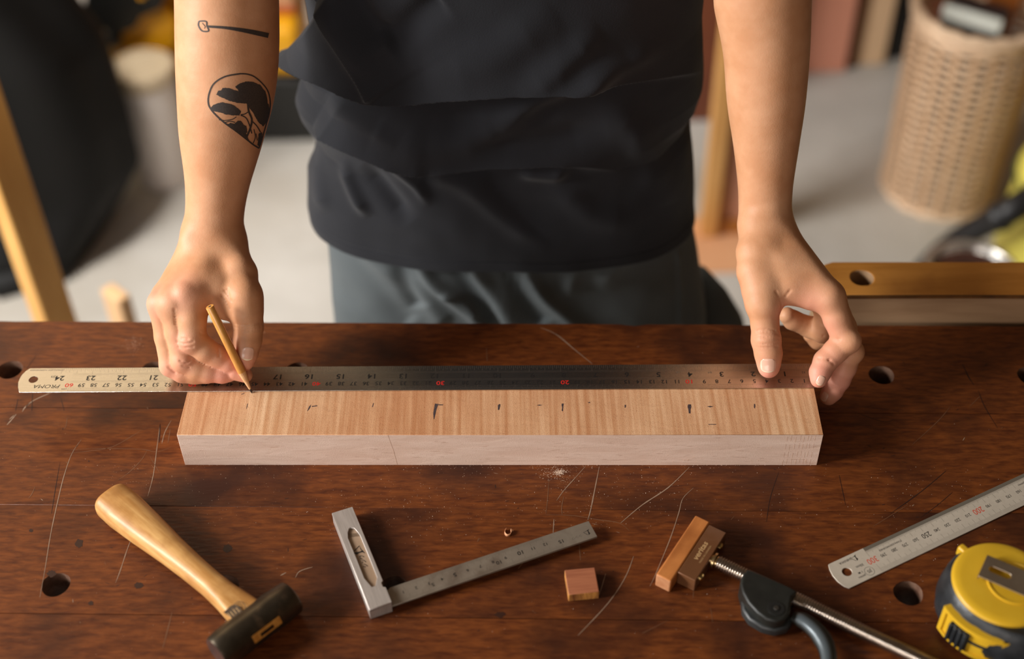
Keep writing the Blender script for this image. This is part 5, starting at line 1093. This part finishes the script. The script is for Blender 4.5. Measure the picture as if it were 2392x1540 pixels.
# wicker basket
kb = Vector((.845, 2.115, FL)); rb = .103; rt_ = .112; kh = .395
wk = thing('wicker_basket', kb, 'tall round pale wicker basket on the floor at the upper right', 'basket')
m_wk = noisy('rattan', srgb(222, 188, 154), srgb(238, 208, 176), 60, rough=.6); m_wk2 = noisy('rattan_dark', srgb(200, 158, 118), srgb(222, 184, 146), 30, rough=.65)
nst = 22; rows = 44; wv = MB(); n = nst*4
for r_ in range(rows):
    z = .008+r_*(kh-.02)/rows; rr_ = rb+(rt_-rb)*z/kh; pts = []
    grp = r_ % 2
    for k in range(n+1):
        t = 2*PI*k/n; pts.append((kb.x+(rr_+.0055*math.cos(nst/2*t+PI*grp))*math.cos(t), kb.y+(rr_+.0055*math.cos(nst/2*t+PI*grp))*math.sin(t), FL+z+.0007*random.uniform(-1, 1)))
    wv.tube(pts, .0036, 5, caps=False)
tag(wv.build('woven_cane', m_wk, wk, smooth=180, weld=False), kind='stuff')
for k in range(nst):
    t = 2*PI*(k+.5)/nst; MB().tube([(kb.x+rb*math.cos(t), kb.y+rb*math.sin(t), FL), (kb.x+rt_*math.cos(t), kb.y+rt_*math.sin(t), FL+kh)], .0062, 6).build('stake', m_wk2, wk, smooth=60)
for z, q in ((.005, .007), (kh, .011), (kh-.02, .007)):
    rr_ = rb+(rt_-rb)*z/kh; MB().tube([(kb.x+(rr_+.003)*math.cos(2*PI*k/48), kb.y+(rr_+.003)*math.sin(2*PI*k/48), FL+z+.003*math.sin(k*2.3)) for k in range(49)], q, 8, caps=False).build('hoop' if z < kh else 'rim', m_wk, wk, smooth=180)
MB().lathe([(0, .005), (rb, .005)], kb, 40).build('bottom', m_wk2, wk)
MB().tube([(kb.x+rt_*.98*math.cos(t), kb.y+rt_*.98*math.sin(t), FL+kh+.045*math.sin((t+.9)/.55*PI)) for t in np.linspace(-.9, -.35, 14)], .008, 8).build('handle', m_wk, wk, smooth=180)
wb_ = thing('white_edged_case', (kb.x-.01, kb.y, FL+kh*.6), 'dark case with a white edge sticking out of the wicker basket', 'case')
q0 = PY(2205, 18, 2.12); q1 = PY(2345, 50, 2.06); CF2 = frame((q0.x, q0.y), math.atan2(q1.y-q0.y, q1.x-q0.x)); zz0 = (q0.z+q1.z)/2
MB().box((0, 0, FL+kh*.4), ((q1-q0).length*.98, .05, zz0+.004), CF2).build('case', base_mat('case_dark', srgb(44, 38, 40), .4), wb_, bev=.004)
MB().box((-.001, -.008, zz0-.022), ((q1-q0).length, .004, zz0+.006), CF2).build('white_edge', base_mat('white_edge', srgb(212, 216, 206), .4), wb_, bev=.004)
ob_ = thing('brown_board', (kb.x+.10, kb.y+.04, FL+.2), 'brown wooden board standing inside the wicker basket at the corner of the picture', 'board')
MB().box((kb.x+.02, kb.y+.035, FL+.03), (kb.x+.078, kb.y+.050, FL+.50)).build('board', noisy('brown_board_wood', srgb(150, 84, 30), srgb(164, 96, 38), 6, rough=.5), ob_, bev=.002)
# yellow drum and its black hose
vd = G(2440, 500); vc = thing('yellow_vacuum', (1.02, 1.90, FL), 'bright yellow vacuum drum cut off by the right edge of the picture', 'vacuum cleaner')
m_vy = noisy('lemon_plastic', srgb(222, 208, 88), srgb(232, 218, 104), 3, rough=.4); vcx, vcy = 1.035, 1.86
MB().lathe([(0, 0), (.12, 0), (.15, .02), (.152, .10), (.145, .19), (.148, .20), (.148, .215), (.14, .225), (.12, .29), (.07, .325), (0, .33)], (vcx, vcy, FL), 56).build('drum', m_vy, vc, smooth=40)
MB().tube([(vcx+.1505*math.cos(2*PI*k/48), vcy+.1505*math.sin(2*PI*k/48), FL+.2) for k in range(49)], .003, 8, caps=False).build('seal', base_mat('green_seal', srgb(92, 104, 50), .5), vc, smooth=180)
hs = smoothline([P(2420, 455, -.62), P(2360, 492, -.64), P(2310, 520, -.68), P(2250, 552, -.73), P(2200, 590, -.79), P(2150, 640, -.83)], 14)
hp_ = [Vector(p) for p in hs]; rad = [.020+.0016*(i % 2) if i > 26 else .0235+(.004 if 18 < i < 22 else 0) for i in range(len(hp_))]
MB().tube(hp_, rad, 20).build('hose', base_mat('hose_black', srgb(30, 29, 30), .45), vc, smooth=60)
# steel bowl
bw = P(2272, 642, -.60); by_ = thing('steel_bowl', (bw.x, bw.y, FL), 'shiny steel bowl rim showing over the wooden vise jaw', 'bowl')
R_ = .0725
MB().lathe([(.045, -.05), (R_-.004, -.006), (R_+.002, 0), (R_, .005), (R_-.008, .0055), (R_-.011, .0), (R_-.016, -.010), (.04, -.044), (0, -.046)], bw, 72).build('bowl', base_mat('mirror_steel', srgb(225, 222, 216), .26, 1), by_, smooth=50)
MB().tube([(bw.x+(R_-.003)*math.cos(2*PI*k/60), bw.y+(R_-.003)*math.sin(2*PI*k/60), bw.z+.003) for k in range(61)], .0065, 12, caps=False).build('rolled_rim', base_mat('rim_steel', srgb(232, 228, 220), .3, .9), by_, smooth=180)
MB().lathe([(R_-.010, -.003), (R_-.02, -.0035), (0, -.004)], bw, 48).build('contents', noisy('dark_contents', srgb(54, 26, 14), srgb(80, 42, 24), 20, rough=.7), by_)
MB().lathe([(.10, FL-bw.z), (.10, FL-bw.z+.02), (.012, FL-bw.z+.03), (.012, -.05), (.05, -.048)], bw, 32).build('stand', base_mat('stand_black', srgb(30, 30, 30), .4), by_, smooth=40)
# ------------------------------------------------------------------ lift everything from bench-top height to the real floor
for o in list(S.objects):
    if o.parent is None and o.type not in ('CAMERA', 'LIGHT'): o.location.z += TZ
